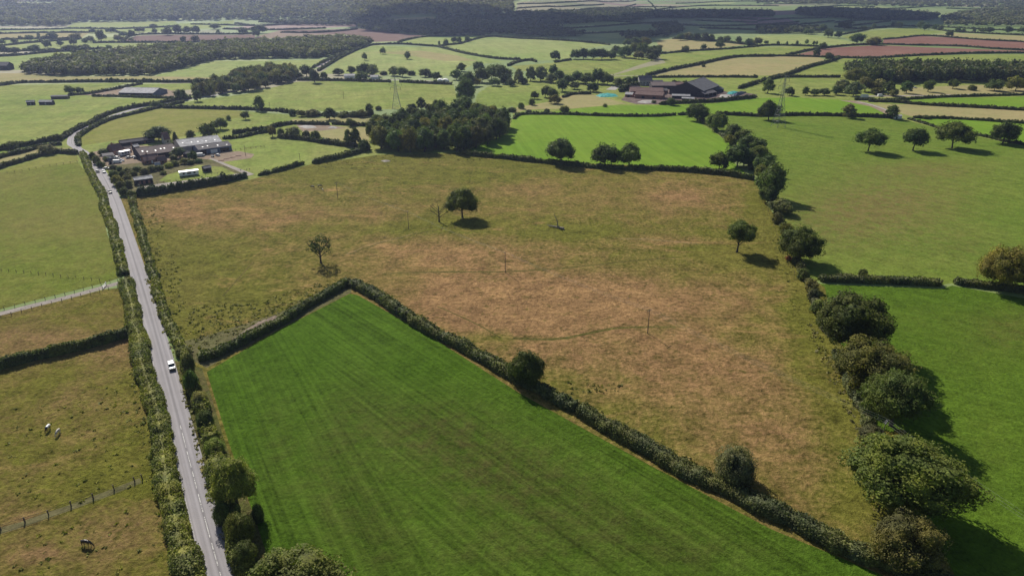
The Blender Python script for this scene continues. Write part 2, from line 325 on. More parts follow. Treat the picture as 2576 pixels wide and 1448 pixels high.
# ------------------------------------------------------------------ ground: one sheet cut along the field edges
FIELDS = [  # name, material, outline (directions measured from the viewpoint), later ones lie over earlier ones
 ('grass_field', 'green', '-500,480 -300,380 0,372 155,352 240,312 395,264 620,280 925,300 1290,300 1290,200 1650,190 2050,150 3000,140 3000,420 2500,380 1290,420 600,460 -500,560'),
 ('grass_field', 'pale', '-400,72 160,72 190,57 440,53 445,60 590,52 587,60 560,70 330,84 -400,86'),
 ('clearing', 'pale', '22,15 147,14 140,8 60,6 22,9'), ('clearing', 'tan', '960,56 1010,46 1090,42 1095,50 1040,56 1000,60'),
 ('dry_field', 'tan', '-300,86 225,83 205,97 -300,100'),
 ('grass_field', 'pale', '-300,101 205,98 300,92 330,90 305,106 200,110 -300,118'),
 ('grass_field', 'pale', '-300,119 108,106 234,108 416,108 427,112 370,118 286,121 200,124 -300,131'),
 ('ploughed_field', 'brown', '300,107 346,90 643,87 640,99 430,106'),
 ('grass_field', 'pale', '-300,140 120,133 245,127 470,118 300,140 60,160 58,176 -300,186'),
 ('dry_field', 'bare', '640,95 705,76 820,82 900,86 760,92 640,100'),
 ('ploughed_field', 'brown', '700,76 900,72 1070,90 1004,104 942,106 905,90 760,82'),
 ('grass_field', 'pale', '385,196 400,188 545,154 820,150 812,158 765,182 745,172 573,196'),
 ('rough_strip', 'tan', '-300,186 62,184 160,193 380,192 573,196 540,207 300,206 -300,207'),
 ('grass_field', 'green', '-500,216 0,214 325,209 210,236 300,248 437,246 450,250 390,264 240,311 155,350 0,372 -500,460'),
 ('yard', 'bare', '172,240 300,222 440,225 440,244 300,243 232,240'),
 ('grass_field', 'green', '340,212 540,208 480,226 430,228 415,222 330,221'),
 ('grass_field', 'green', '410,268 510,250 617,237 748,206 872,203 1000,204 1140,212 1150,245 1147,262 1028,274 944,276 840,281 703,277'),
 ('grass_field', 'green', '1202,235 1231,216 1327,213 1355,222 1350,235 1319,240 1300,263 1275,272 1215,272 1195,255'),
 ('dry_field', 'tan', '1413,240 1488,237 1577,261 1440,273 1327,276 1290,286 1300,270 1390,255'),
 ('grass_field', 'lush', '1325,290 1433,275 1530,266 1650,265 1800,260 1905,247 2000,245 2139,252 2235,282 2243,292 1965,287 1728,287 1639,291 1436,287'),
 ('grass_field', 'lush', '1290,294 1316,289 1436,289 1639,293 1728,289 1760,310 1800,335 1850,372 1835,400 1890,446 1770,430 1640,423 1493,418 1373,407 1275,396 1160,387 1215,360 1280,335'),
 ('grass_field', 'pale', '825,172 880,134 942,115 1093,119 1171,138 1250,152 1272,157 1190,162 1132,192 1080,190 950,188 800,186'),
 ('stubble_strip', 'tan', '940,132 1060,128 1150,140 1200,154 1120,154 1030,140'),
 ('grass_field', 'pale', '1004,108 1067,94 1220,90 1155,108 1100,116'),
 ('grass_field', 'pale', '1098,117 1155,110 1231,93 1308,98 1431,103 1535,113 1493,120 1436,130 1436,148 1368,153 1275,150 1171,136'),
 ('grass_field', 'green', '1285,166 1395,158 1430,152 1550,141 1605,138 1647,151 1543,187 1480,190 1390,190 1300,176'),
 ('grass_field', 'green', '1540,190 1675,158 1650,136 1890,119 2060,118 1975,140 1850,142 1717,168 1630,190'),
 ('dry_field', 'tan', '1640,193 1720,171 1850,146 1975,142 2053,143 2085,153 1965,190'),
 ('grass_field', 'green', '1647,201 1925,195 1905,208 1855,222 1790,218 1700,212'),
 ('grass_field', 'green', '1910,208 1965,193 2113,195 2110,210 2100,222 2015,238 1980,238 1930,232'),
 ('grass_field', 'green', '1968,190 2085,154 2111,146 2200,147 2350,140 3000,134 3000,175 2115,190'),
 ('dry_field', 'tan', '1650,104 1691,98 1876,113 1733,128 1670,130'),
 ('grass_field', 'pale', '1905,90 2045,88 2121,101 2176,113 1905,115 1880,106'),
 ('grass_field', 'green', '2118,93 2165,82 2285,68 2380,81 2322,89 2223,98 2150,103'),
 ('ploughed_field', 'red', '1975,142 2074,122 2217,114 2576,128 3000,140 3000,141 2576,133 2199,144 2121,144'),
 ('ploughed_field', 'red', '2220,110 2223,100 2322,91 2576,105 3000,122 3000,136 2576,125'),
 ('dry_field', 'tan', '2340,89 2400,84 2576,91 3000,100 3000,118 2576,103'),
 ('farmyard', 'mud', '1562,252 1575,238 1620,222 1655,214 1700,212 1770,214 1815,226 1830,232 1880,234 1905,238 1890,246 1840,250 1790,256 1730,258 1660,263 1600,262'),
 ('dry_field', 'bare', '2110,252 2160,254 2191,262 2243,281 2262,296 2235,290 2190,268'),
 ('grass_field', 'lush', '2240,249 2374,246 3000,236 3000,296 2576,274 2452,268 2303,260'),
 ('dry_field', 'tan', '2195,262 2303,263 2452,271 3000,300 3000,335 2576,308 2504,304 2384,296 2296,294 2250,280'),
 ('grass_field', 'lush', '2300,299 2384,299 2504,307 3000,338 3000,400 2576,362 2525,352 2439,334 2361,318'),
 ('dry_field', 'tan', '2285,221 2470,214 2576,220 3000,222 3000,238 2576,236 2374,240 2240,246 2200,244'),
 ('olive_meadow', 'meadow', '1730,292 1814,288 1965,290 2243,296 2285,304 2361,325 2439,340 2525,358 2576,368 3000,420 3400,820 2576,742 2395,712 2370,716 2040,706 1990,650 1960,560 1930,480 1875,400 1815,340'),
 ('bright_meadow', 'crop2', '2045,712 2100,716 2210,720 2370,726 2395,718 2576,750 3400,850 3800,1700 3200,2400 2520,1800 2330,1400 2230,1150 2140,960 2065,850'),
 ('rough_pasture', 'rough', '303,500 345,488 630,452 780,414 950,390 1160,384 1275,393 1373,402 1500,412 1640,417 1770,424 1890,442 1935,520 1975,590 2010,660 2040,700 2075,722 2100,845 2145,900 2180,1000 2210,1130 2290,1250 2400,1440 2400,1600 2240,1520 1940,1370 1640,1210 1300,1020 1080,880 880,750 700,850 560,940 600,1080 680,1290 740,1500 640,1448 570,1290 520,1100 470,905 420,790 395,690 360,680 335,590'),
 ('young_crop', 'crop', '880,738 900,742 1090,850 1310,990 1640,1172 1940,1330 2260,1462 2700,1700 2500,2300 900,2300 735,1600 682,1448 640,1300 575,1110 520,935 700,830'),
 ('field_margin', 'scrub', '440,860 500,850 700,788 800,735 870,700 886,704 884,735 700,828 520,925 480,905'),
 ('grass_field', 'green', '585,337 640,328 736,312 735,300 640,298 580,322'),
 ('dry_field', 'tan', '735,300 940,290 931,311 835,309 736,311'),
 ('dry_field', 'tan', '752,315 830,316 926,321 930,368 806,344 762,334'),
 ('yard', 'bare', '745,314 830,315 870,322 800,330 760,330'),
 ('paddock', 'green', '560,352 690,347 930,376 900,384 786,409 655,432 630,444 530,412 545,384 590,372'),
 ('yard', 'bare', '541,386 600,380 640,388 632,398 560,408 540,402'),
 ('old_pasture', 'oldpasture', '200,352 250,311 330,291 400,273 600,279 640,291 560,302 500,332 430,352 300,352 210,366'),
 ('farmyard', 'bare', '220,385 300,368 360,366 460,374 590,376 540,400 495,405 400,418 290,425 262,415'),
 ('garden', 'scrub', '290,415 400,405 500,398 540,404 640,440 335,494 300,465 262,418'),
 ('grass_paddock', 'green', '420,440 500,415 560,420 600,440 440,462 400,455'),
 ('gravel_yard', 'gravel', '345,472 400,462 600,436 630,440 480,468 350,488'),
 ('lane', 'gravel', '524,398 534,398 640,438 625,442'),
 ('grass_field', 'oldpasture', '-300,520 78,406 135,391 193,391 200,405 -300,560'),
 ('dry_field', 'tan', '-300,450 0,395 104,372 185,373 190,384 146,382 91,392 -300,480'),
 ('olive_field', 'olive', '-400,560 0,438 195,408 222,440 252,510 270,590 295,650 310,695 262,712 100,752 0,778 -400,880'),
 ('dry_paddock', 'paddock', '-400,890 0,792 262,728 316,722 326,740 335,800 322,832 0,915 -500,1100'),
 ('dry_paddock', 'paddock', '-500,1130 0,925 322,850 350,900 378,1040 400,1130 425,1280 460,1448 520,1800 -900,2400'),
 ('grass_verge', 'verge', '190,366 215,384 240,412 272,450 303,510 335,590 362,680 385,755 408,830 436,905 455,985 480,1080 505,1180 530,1260 560,1350 600,1460 760,1900 600,1900 470,1448 420,1230 390,1080 365,960 340,840 318,720 300,650 278,580 262,520 236,460 212,415 190,380'),
 ('grass_verge', 'verge', '435,905 455,985 480,1080 505,1180 530,1260 560,1350 600,1460 760,1900 860,1900 690,1460 645,1310 600,1200 565,1110 530,990 508,925'),
 ('lane', 'gravel', '790,168 868,133 876,136 812,172'),
]
def strip(pts, wd, closed=True):                                # world polyline -> outline of a strip
    P = [Vector((p.x, p.y, 0)) for p in pts]; L, R = [], []
    for i, p in enumerate(P):
        t = (P[min(i + 1, len(P) - 1)] - P[max(i - 1, 0)]).normalized(); n = Vector((-t.y, t.x, 0))
        L.append(p + n * wd / 2); R.append(p - n * wd / 2)
    return L + R[::-1]
def smooth_line(pts, step):                                     # Catmull-Rom through world points, even steps
    P = [Vector((p[0], p[1], 0)) for p in pts]
    if len(P) == 2: Q = P
    else:
        P = [P[0] * 2 - P[1]] + P + [P[-1] * 2 - P[-2]]; Q = []
        for i in range(1, len(P) - 2):
            for k in range(12):
                t = k / 12; a, b, c, d = P[i - 1], P[i], P[i + 1], P[i + 2]
                Q.append(.5 * ((2 * b) + (c - a) * t + (2 * a - 5 * b + 4 * c - d) * t * t + (3 * b - a - 3 * c + d) * t ** 3))
        Q.append(P[-2])
    out = [Q[0]]; acc = 0
    for a, b in zip(Q, Q[1:]):
        L = (b - a).length
        if L < 1e-6: continue
        s = step - acc
        while s <= L:
            out.append(a.lerp(b, s / L)); s += step
        acc = (acc + L) % step
    if (out[-1] - Q[-1]).length > step * .3: out.append(Q[-1])
    return out
GP = []
for nme, mt, s in FIELDS: GP.append((nme, mt, [(p.x, p.y) for p in gpoly(s)]))
PATHS = [('960,688 1100,684 1270,683 1440,672 1600,655 1700,648', 1.1, 'path'), ('1290,850 1400,853 1480,838 1560,824 1700,822', 1.5, 'path'),
         ('905,715 1000,770 1090,830 1250,905', .6, 'path'), ('1100,770 1200,815 1260,850', .5, 'path'), ('560,745 600,700 640,655', .7, 'path'),
         ('880,640 960,610 1060,585 1150,570', .9, 'path'), ('870,640 900,628 930,615 985,603 1040,588', .5, 'palepath'), ('1560,600 1620,601 1660,604 1720,610 1760,613', .7, 'palepath')]
for s, wd, mt in PATHS:
    GP.append(('worn_path', mt, [(p.x, p.y) for p in strip(smooth_line(gpoly(s), 6), wd)]))

TRACKS = [('-60,1352 0,1335 30,1326 80,1310 130,1294 175,1275 222,1260 268,1241 311,1223 358,1206', 2.2, 'scrub', 'bank'),
 ('320,706 300,713 258,723 175,746 100,764 0,789 -160,830 -300,870', 3.6, 'gravel', 'gravel_track'),
          ('2155,256 2191,263 2243,282 2262,297', 4, 'gravel', 'gravel_track'),
          ('2150,243 2300,241 2450,238 2700,236', 6, 'gravel', 'lane'), ('640,200 750,198 870,198 1000,201 1137,207', 5, 'gravel', 'lane')]
for s, wd, mt, nm in TRACKS:
    GP.append((nm, mt, [(p.x, p.y) for p in strip(smooth_line(gpoly(s), 8), wd)]))
pv, pe = [], []
def dens(a, b):
    d = min(math.hypot(*a), math.hypot(*b)); L = math.hypot(b[0] - a[0], b[1] - a[1])
    return max(1, int(L / (7 if d < 500 else 20 if d < 1200 else 60)))
for nm, mt, P in GP:
    n0 = len(pv); Q = []
    for a, b in zip(P, P[1:] + P[:1]):
        n = dens(a, b)
        for i in range(n): Q.append((a[0] + (b[0] - a[0]) * i / n, a[1] + (b[1] - a[1]) * i / n))
    pv += Q; pe += [(n0 + i, n0 + (i + 1) % len(Q)) for i in range(len(Q))]
gr = []
def grid(y0, y1, st):
    y = y0
    while y < y1:
        wx = .84 * y + 90; n = int(wx / st)
        for i in range(-n, n + 1): gr.append((i * st + random.uniform(-.3, .3) * st, y + random.uniform(-.3, .3) * st))
        y += st
grid(48, 420, 6.5); grid(420, 1200, 20); grid(1200, 5300, 62)
for x in np.arange(-5200, 5201, 400):
    for y in np.arange(-900, 5301, 400):
        if abs(x) > .84 * y + 120: gr.append((x + random.uniform(-9, 9), y))
allv = [Vector(p) for p in pv + gr + [(-5400, -1000), (5400, -1000), (5400, 5500), (-5400, 5500)]]
ov, oe, of, _, _, _ = delaunay_2d_cdt(allv, pe, [], 0, 1e-4)
OV = np.array([(v.x, v.y) for v in ov]); OF = np.array([f for f in of if len(f) == 3])
Z = T(OV[:, 0], OV[:, 1]); C3 = OV[OF].mean(1); own = np.full(len(OF), -1)
for i, (nm, mt, P) in enumerate(GP):
    A = np.array(P); m = (C3[:, 0] >= A[:, 0].min()) & (C3[:, 0] <= A[:, 0].max()) & (C3[:, 1] >= A[:, 1].min()) & (C3[:, 1] <= A[:, 1].max())
    ix = np.nonzero(m)[0]; ins = inside(P, C3[ix, 0], C3[ix, 1]); own[ix[ins]] = i
# how dry or thin the sward is, patch by patch (centre and reach in the same directions as above)
DRY = {'rough': (.38, [(640, 545, 180, 35, .18), (900, 540, 120, 35, .08), (1150, 640, 220, 40, .3), (1300, 740, 300, 60, .42), (1200, 800, 200, 60, .3), (1650, 760, 300, 60, .3),
                 (1690, 605, 130, 14, .35), (1700, 500, 130, 40, .25), (1350, 480, 120, 25, .15), (1500, 880, 250, 70, .3), (1800, 950, 250, 100, .25), (1950, 1120, 170, 120, .22), (450, 530, 90, 40, .25),
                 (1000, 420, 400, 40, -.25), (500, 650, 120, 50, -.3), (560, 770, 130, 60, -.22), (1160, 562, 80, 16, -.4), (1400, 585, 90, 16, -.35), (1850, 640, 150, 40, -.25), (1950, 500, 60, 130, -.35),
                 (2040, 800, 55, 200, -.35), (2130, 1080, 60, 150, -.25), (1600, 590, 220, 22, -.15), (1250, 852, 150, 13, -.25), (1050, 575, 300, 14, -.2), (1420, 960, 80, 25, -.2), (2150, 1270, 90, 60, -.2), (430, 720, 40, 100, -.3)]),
       'crop': (.0, [(1060, 1080, 190, 80, .95), (1270, 1190, 220, 100, .95), (1500, 1330, 300, 110, .8), (830, 1230, 60, 170, .75), (700, 1130, 40, 140, .6), (950, 1330, 60, 120, .7), (1150, 1400, 200, 60, .5), (1800, 1400, 200, 60, .5), (900, 1000, 60, 80, .4)]),
       'meadow': (.05, [(2130, 560, 210, 85, 1.0), (2330, 425, 170, 22, .8), (2280, 500, 190, 60, .8), (2430, 620, 120, 60, .4), (80, 560, 200, 70, .6), (60, 440, 200, 30, .5), (150, 700, 200, 30, -.2)]),
       'olive': (.05, [(80, 560, 200, 60, .4), (60, 450, 200, 20, .25), (150, 700, 200, 30, -.2), (240, 600, 60, 60, .3)]),
       'crop2': (.05, [(2540, 830, 90, 50, .8), (2330, 800, 150, 40, .25), (2480, 1120, 80, 120, .25), (2420, 900, 200, 60, .2)]),
       'paddock': (.38, [(100, 870, 200, 40, .3), (210, 1010, 90, 50, .2), (130, 1385, 120, 22, .75), (40, 1310, 120, 22, .5), (320, 1330, 100, 40, .45), (330, 1180, 90, 60, -.35), (230, 1240, 150, 25, -.3), (300, 1010, 50, 40, -.3), (150, 970, 150, 40, -.1), (60, 840, 150, 20, .2), (300, 880, 60, 40, .3)])}
def project(P3):
    dx, dy, dz = P3[:, 0], P3[:, 1], P3[:, 2] - CAMH
    dep = np.maximum(dy * ct - dz * stt, 1); return CX + F * dx / dep, CY - F * (dy * stt + dz * ct) / dep
def dry(mt, P3):
    if mt not in DRY: return None
    b, L = DRY[mt]; px, py = project(P3); a = np.full(len(px), b)
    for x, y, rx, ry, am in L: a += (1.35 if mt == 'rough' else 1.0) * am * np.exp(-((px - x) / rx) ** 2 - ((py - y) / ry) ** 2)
    return a
P3 = np.column_stack([OV, Z])
def submesh(name, sel, mt):
    Fq = OF[sel]; u, inv = np.unique(Fq, return_inverse=True); inv = inv.reshape(Fq.shape)
    a = dry(mt, P3[u])
    at = {'dry': a} if a is not None else {}
    if mt == 'crop':
        for key, (p0, p1) in {'dl': ((520, 935), (640, 1300)), 'dr': ((900, 742), (1940, 1330))}.items():
            A_, B_ = G(*p0), G(*p1); dx, dy = B_.x - A_.x, B_.y - A_.y; at[key] = np.abs((P3[u][:, 0] - A_.x) * dy - (P3[u][:, 1] - A_.y) * dx) / math.hypot(dx, dy)
    me = quads(name, P3[u], inv, at, smooth=True)
    return tag(link(name, me, M[mt]), kind='structure')
submesh('ground', own == -1, 'patch')
for i, (nm, mt, P) in enumerate(GP):
    s = own == i
    if s.any(): submesh(nm, s, mt)

# ------------------------------------------------------------------ the road
RC = [(x, y) for x, y in poly('589.5,1560 555.8,1448 514.3,1300 474.5,1150 435.2,1000 394.9,850 357.8,720 320.8,600 287.3,500 256,437 234,409 213,386 192,370 180,360 186,340 210,324 234,312 280,293 320,280 378,265 440,257 500,246 560,236 640,214')]
RW = smooth_line([G(x, y) for x, y in RC], 2.5)
V, Q, UVs = [], [], []; us = (-3.0, -1.5, 0, 1.5, 3.0); s = 0
for i, p in enumerate(RW):
    t = (RW[min(i + 1, len(RW) - 1)] - RW[max(i - 1, 0)]).normalized(); n = Vector((t.y, -t.x, 0)); s += 2.5
    for u in us:
        q = p + n * u; V.append((q.x, q.y, float(T(q.x, q.y)) + .07 - (.05 if abs(u) > 2.9 else 0))); UVs.append((u, s))
for i in range(len(RW) - 1):
    for k in range(4): a = i * 5 + k; Q.append((a, a + 1, a + 6, a + 5))
me = quads('road', V, Q, smooth=True); uvl = me.uv_layers.new(name='UVMap'); li = np.zeros(len(me.loops), np.int32); me.loops.foreach_get('vertex_index', li)
uvl.data.foreach_set('uv', np.array(UVs, np.float32)[li].ravel()); tag(link('road', me, M['road']), kind='structure')

# ------------------------------------------------------------------ leaves
def leaves(C, Nn, s, jit=.5, rg=RNG):
    """one four-cornered leaf spray per centre"""
    n = len(C); Nn = Nn + rg.normal(0, jit, (n, 3)); Nn /= np.linalg.norm(Nn, axis=1, keepdims=True) + 1e-9
    r = rg.normal(0, 1, (n, 3)); A = np.cross(Nn, r); A /= np.linalg.norm(A, axis=1, keepdims=True) + 1e-9; B = np.cross(Nn, A)
    s = (s * rg.uniform(.6, 1.4, n))[:, None]; V = np.empty((n, 4, 3))
    for k, (a, b) in enumerate(((-1, -.15), (.1, -1), (1, .2), (-.2, 1))):
        V[:, k] = C + s * .62 * (A * (a + rg.uniform(-.3, .3, (n, 1))) + B * (b + rg.uniform(-.3, .3, (n, 1)))) + Nn * s * rg.uniform(-.15, .15, (n, 1))
    return V.reshape(-1, 3), np.arange(4 * n).reshape(-1, 4)
def cube_sphere(sub=2):
    V, Q = [], []
    for ax in range(3):
        for sg in (-1, 1):
            o = len(V)
            for i in range(sub + 1):
                for j in range(sub + 1):
                    p = [0, 0, 0]; p[ax] = sg; p[(ax + 1) % 3] = -1 + 2 * i / sub; p[(ax + 2) % 3] = (-1 + 2 * j / sub) * sg
                    l = math.sqrt(sum(a * a for a in p)); V.append([a / l for a in p])
            for i in range(sub):
                for j in range(sub): a = o + i * (sub + 1) + j; Q.append((a, a + sub + 1, a + sub + 2, a + 1))
    return np.array(V), np.array(Q)
CS1, CS2 = cube_sphere(1), cube_sphere(2)
def join(parts):
    Vs, Qs, n = [], [], 0
    for v, q in parts: Vs.append(v); Qs.append(q + n); n += len(v)
    return np.concatenate(Vs), np.concatenate(Qs)
def crown(shape, lobes, per, ls, seed, core=True):
    """unit crown: width 1, z from 0 to 1"""
    rg = np.random.default_rng(seed); parts = []; L = []
    for i in range(lobes):
        u = (i + .5) / lobes; el = math.asin(1 - u * (1.68 if shape in ('oak', 'sparse') else 1.75)); az = i * 2.39996 + rg.uniform(-.5, .5)
        rr = rg.uniform(.55, 1.14) if shape != 'bush' else rg.uniform(.85, 1.0)
        x, y, z = math.cos(el) * math.cos(az), math.cos(el) * math.sin(az), math.sin(el)
        lr = rg.uniform(.11, .24) if lobes > 12 else rg.uniform(.24, .34)
        if shape == 'oak': c = (x * rr * .5 * (1 - lr * .9), y * rr * .5 * (1 - lr * .9), .44 + z * (.56 if z > 0 else .46) * (1 - lr * 1.5) * rr); s = (lr, lr, lr * 1.15)
        elif shape == 'bush': c = (x * rr * .5 * (1 - lr * 1.6), y * rr * .5 * (1 - lr * 1.6), .40 + z * (.60 if z > 0 else .4) * (1 - lr * 1.6)); s = (lr * 1.1, lr * 1.1, lr * 1.3)
        elif shape == 'tall':
            wz = 1 - .45 * max(z, 0) ** 1.5; c = (x * rr * .5 * wz * (1 - lr), y * rr * .5 * wz * (1 - lr), .48 + z * .52 * (1 - lr)); s = (lr, lr, lr * .8)
        elif shape == 'conifer':
            zz = (i + .5) / lobes; ra = .5 * (1 - zz) ** .8; c = (math.cos(az) * ra * .7, math.sin(az) * ra * .7, zz * .93); s = (.12 + ra * .42, .12 + ra * .42, .10)
        else: rr = rg.uniform(.45, 1); lr *= .62; c = (x * rr * .5 * (1 - lr), y * rr * .5 * (1 - lr), .45 + z * .52 * rr * (1 - lr)); s = (lr, lr, lr)
        L.append((np.array(c), np.array(s)))
    if shape in ('oak', 'bush', 'tall'): L.append((np.array((0, 0, .45)), np.array((.33, .33, .38))))
    for c, s in L:
        d = rg.normal(0, 1, (per, 3)); d /= np.linalg.norm(d, axis=1, keepdims=True)
        keep = d[:, 2] > -.75; d = d[keep]; b = rg.normal(0, 1, (9, 3)); b /= np.linalg.norm(b, axis=1, keepdims=True)
        lump = np.clip((d @ b.T).max(1) - .72, 0, 1)[:, None] / .28; rad = .60 + .58 * lump + rg.uniform(-.08, .10, (len(d), 1))
        parts.append(leaves(c + d * s * rad, d * (1, 1, 1.2) + (c - (0, 0, .42)) * .5 + (0, 0, .15), ls, .75, rg))
        if core and shape != 'sparse':
            v, q = CS1 if lobes <= 12 else CS2; vv = v * (1 + rg.uniform(-.16, .16, (len(v), 1)))
            parts.append((c + vv * s * .60, q))
    return join(parts)
def trunk_mesh(shape, seed, limbs):
    rg = random.Random(seed); m = MB(); bare = shape in ('sparse', 'bare'); H0 = .42 if not bare else .62
    lean = (rg.uniform(-.03, .03), rg.uniform(-.03, .03))
    m.tube([(0, 0, -.04), (lean[0] * .3, lean[1] * .3, .08), (lean[0], lean[1], .28), (lean[0] * 1.5, lean[1] * 1.5, H0)], [.050, .032, .026, .017], 7)
    for i in range(limbs):
        a = i * 2.4 + rg.uniform(-.4, .4); z0 = .16 + .28 * (i + .5) / limbs; r = rg.uniform(.28, .42); z1 = z0 + rg.uniform(.15, .42) * (1 if not bare else 1.15)
        p1 = (math.cos(a) * r * .5, math.sin(a) * r * .5, z0 + (z1 - z0) * .6); p2 = (math.cos(a + .2) * r, math.sin(a + .2) * r, min(z1, .96))
        m.tube([(lean[0], lean[1], z0), p1, p2], [.016, .010, .003], 5)
        if bare:
            for j in range(4):
                b = a + rg.uniform(-1.0, 1.0); t = rg.uniform(.3, .9); q0 = Vector(p1).lerp(Vector(p2), t); q1 = q0 + Vector((math.cos(b) * .12, math.sin(b) * .12, rg.uniform(.04, .16)))
                m.tube([q0, q0.lerp(q1, .5) + Vector((0, 0, .01)), q1], [.006, .004, .0015], 4)
                for jj in range(2):
                    b2 = b + rg.uniform(-1, 1); q2 = q0.lerp(q1, rg.uniform(.4, .9)); m.tube([q2, q2 + Vector((math.cos(b2) * .05, math.sin(b2) * .05, rg.uniform(.02, .08)))], [.003, .001], 3)
    me = bpy.data.meshes.new('trunk'); me.from_pydata(m.v, [], m.f); me.update(); me.materials.append(M['bark']); return me
LOD = {'hi': (38, 300, .032), 'near': (52, 720, .019), 'mid': (22, 150, .045), 'low': (11, 40, .10)}
CACHE = {}
def crown_me(shape, lod, var):
    key = (shape, lod, var)
    if key not in CACHE:
        lo, per, ls = LOD[lod]
        if shape == 'sparse': lo, per, ls = int(lo * .9), int(per * .22), ls * .9
        v, q = crown(shape, lo, per, ls, hash(key[0]) % 1 + len(shape) * 97 + var * 13 + len(lod)); me = quads('crown', v, q); me.materials.append(M['leaf']); CACHE[key] = me
    return CACHE[key]
def trunk_me(shape, var):
    key = ('t', shape, var)
    if key not in CACHE: CACHE[key] = trunk_mesh(shape, 5 + var * 7 + len(shape), 7 if shape in ('bare', 'sparse') else 5)
    return CACHE[key]
KIND = {  # kind: shape, colour, clear stem share, name, category
 'oak': ('oak', (.072, .100, .024), .12, 'oak_tree', 'tree'), 'dark': ('oak', (.056, .080, .022), .08, 'broadleaf_tree', 'tree'),
 'olive': ('oak', (.115, .115, .030), .08, 'broadleaf_tree', 'tree'), 'brown': ('oak', (.095, .102, .040), .06, 'broadleaf_tree', 'tree'),
 'willow': ('tall', (.125, .140, .080), .06, 'willow_tree', 'tree'), 'tall': ('tall', (.072, .100, .032), .08, 'broadleaf_tree', 'tree'),
 'bush': ('bush', (.080, .102, .032), -.06, 'bush', 'bush'), 'pbush': ('bush', (.105, .115, .060), -.06, 'bush', 'bush'), 'ybush': ('bush', (.165, .185, .035), -.06, 'bush', 'bush'),
 'rbush': ('bush', (.20, .075, .045), -.06, 'bush', 'bush'), 'sparse': ('sparse', (.055, .080, .026), .22, 'dying_tree', 'tree'), 'bare': ('bare', None, .2, 'dead_tree', 'tree'),
 'yoak': ('oak', (.135, .150, .034), .08, 'broadleaf_tree', 'tree'),
 'conifer': ('conifer', (.035, .055, .028), .05, 'conifer_tree', 'tree')}
NT = [0]
def place_tree(pos, W, Hc, clear, kind, label, group=None, px=30, lean=0):
    shape, colr, _, name, cat = KIND[kind]; NT[0] += 1; var = NT[0] % (5 if shape == 'oak' else 3 if shape in ('bush', 'tall') else 1)
    o = empty(name, (pos.x, pos.y, float(T(pos.x, pos.y))), random.uniform(0, 6.28) if not lean else 0, label, cat, group)
    H = clear + Hc
    if px < 45 and shape in ('oak', 'tall'): clear *= .6
    if lean: o.rotation_euler = (0, lean, 0)
    if shape != 'bush':
        t = link('trunk', trunk_me(shape, var), None, o); t.scale = (H * .9, H * .9, H)
    if shape != 'bare':
        lod = 'near' if px > 120 else 'hi' if px > 48 else 'mid' if px > 17 else 'low'
        c = link('crown' if shape != 'bush' else 'foliage', crown_me(shape, lod, var), None, o); c.scale = (W * random.uniform(.86, 1.14), W * random.uniform(.86, 1.14), Hc); c.location = (0, 0, clear)
        f = random.uniform(.72, 1.35); h = random.uniform(-.14, .14); c.color = (colr[0] * f * (1 + h), colr[1] * f, colr[2] * f * (1 - h), 1)
    return o
def tree(cx, cy, wpx, hpx, kind, label, group=None, clear=None, lean=0, lod=None):
    """crown centre, width and height as seen; real size and distance follow from the ground below it"""
    zc = 5.0
    for _ in range(8):
        p = G(cx, cy, zc); sx = F / (p.y * ct + (CAMH - p.z - zc) * stt); W = wpx / sx
        d = ray(cx, cy); ph = math.asin(-d.z); hs = hpx / sx
        Hc = math.sqrt(max(hs * hs - (W * math.sin(ph)) ** 2, 0)) / math.cos(ph); Hc = min(max(Hc, W * (.64 if cy > 700 else .5)), W * 2.6)
        cl = KIND[kind][2] * Hc if clear is None else clear; zc = cl + Hc * .5
    return place_tree(p, W, Hc, cl, kind, label, group, wpx if lod is None else lod, lean)
ONES = 'first second third fourth fifth sixth seventh eighth ninth tenth eleventh twelfth thirteenth fourteenth fifteenth sixteenth seventeenth eighteenth nineteenth twentieth'.split()
def ordn(i): return ONES[i] if i < 20 else ('twenty-' + ONES[i - 20] if i < 29 else 'thirtieth' if i == 29 else 'thirty-' + ONES[i - 30])
def row(spec, what, group, start=''):
    """several trees of one row or cluster, told apart by where they come in it"""
    for i, (cx, cy, wp, hp, kd) in enumerate(spec):
        adj = {'oak': 'dark green tree', 'dark': 'very dark tree', 'olive': 'olive green tree', 'brown': 'brownish tree', 'willow': 'pale grey-green tree', 'tall': 'upright green tree', 'bush': 'green bush',
               'pbush': 'pale grey-green bush', 'ybush': 'yellow-green bush', 'conifer': 'pointed dark tree', 'sparse': 'thin tree', 'bare': 'leafless tree', 'rbush': 'small reddish bush'}[kd]
        tree(cx, cy, wp, hp, kd, f'{adj}, {ordn(i)} {what}', group)

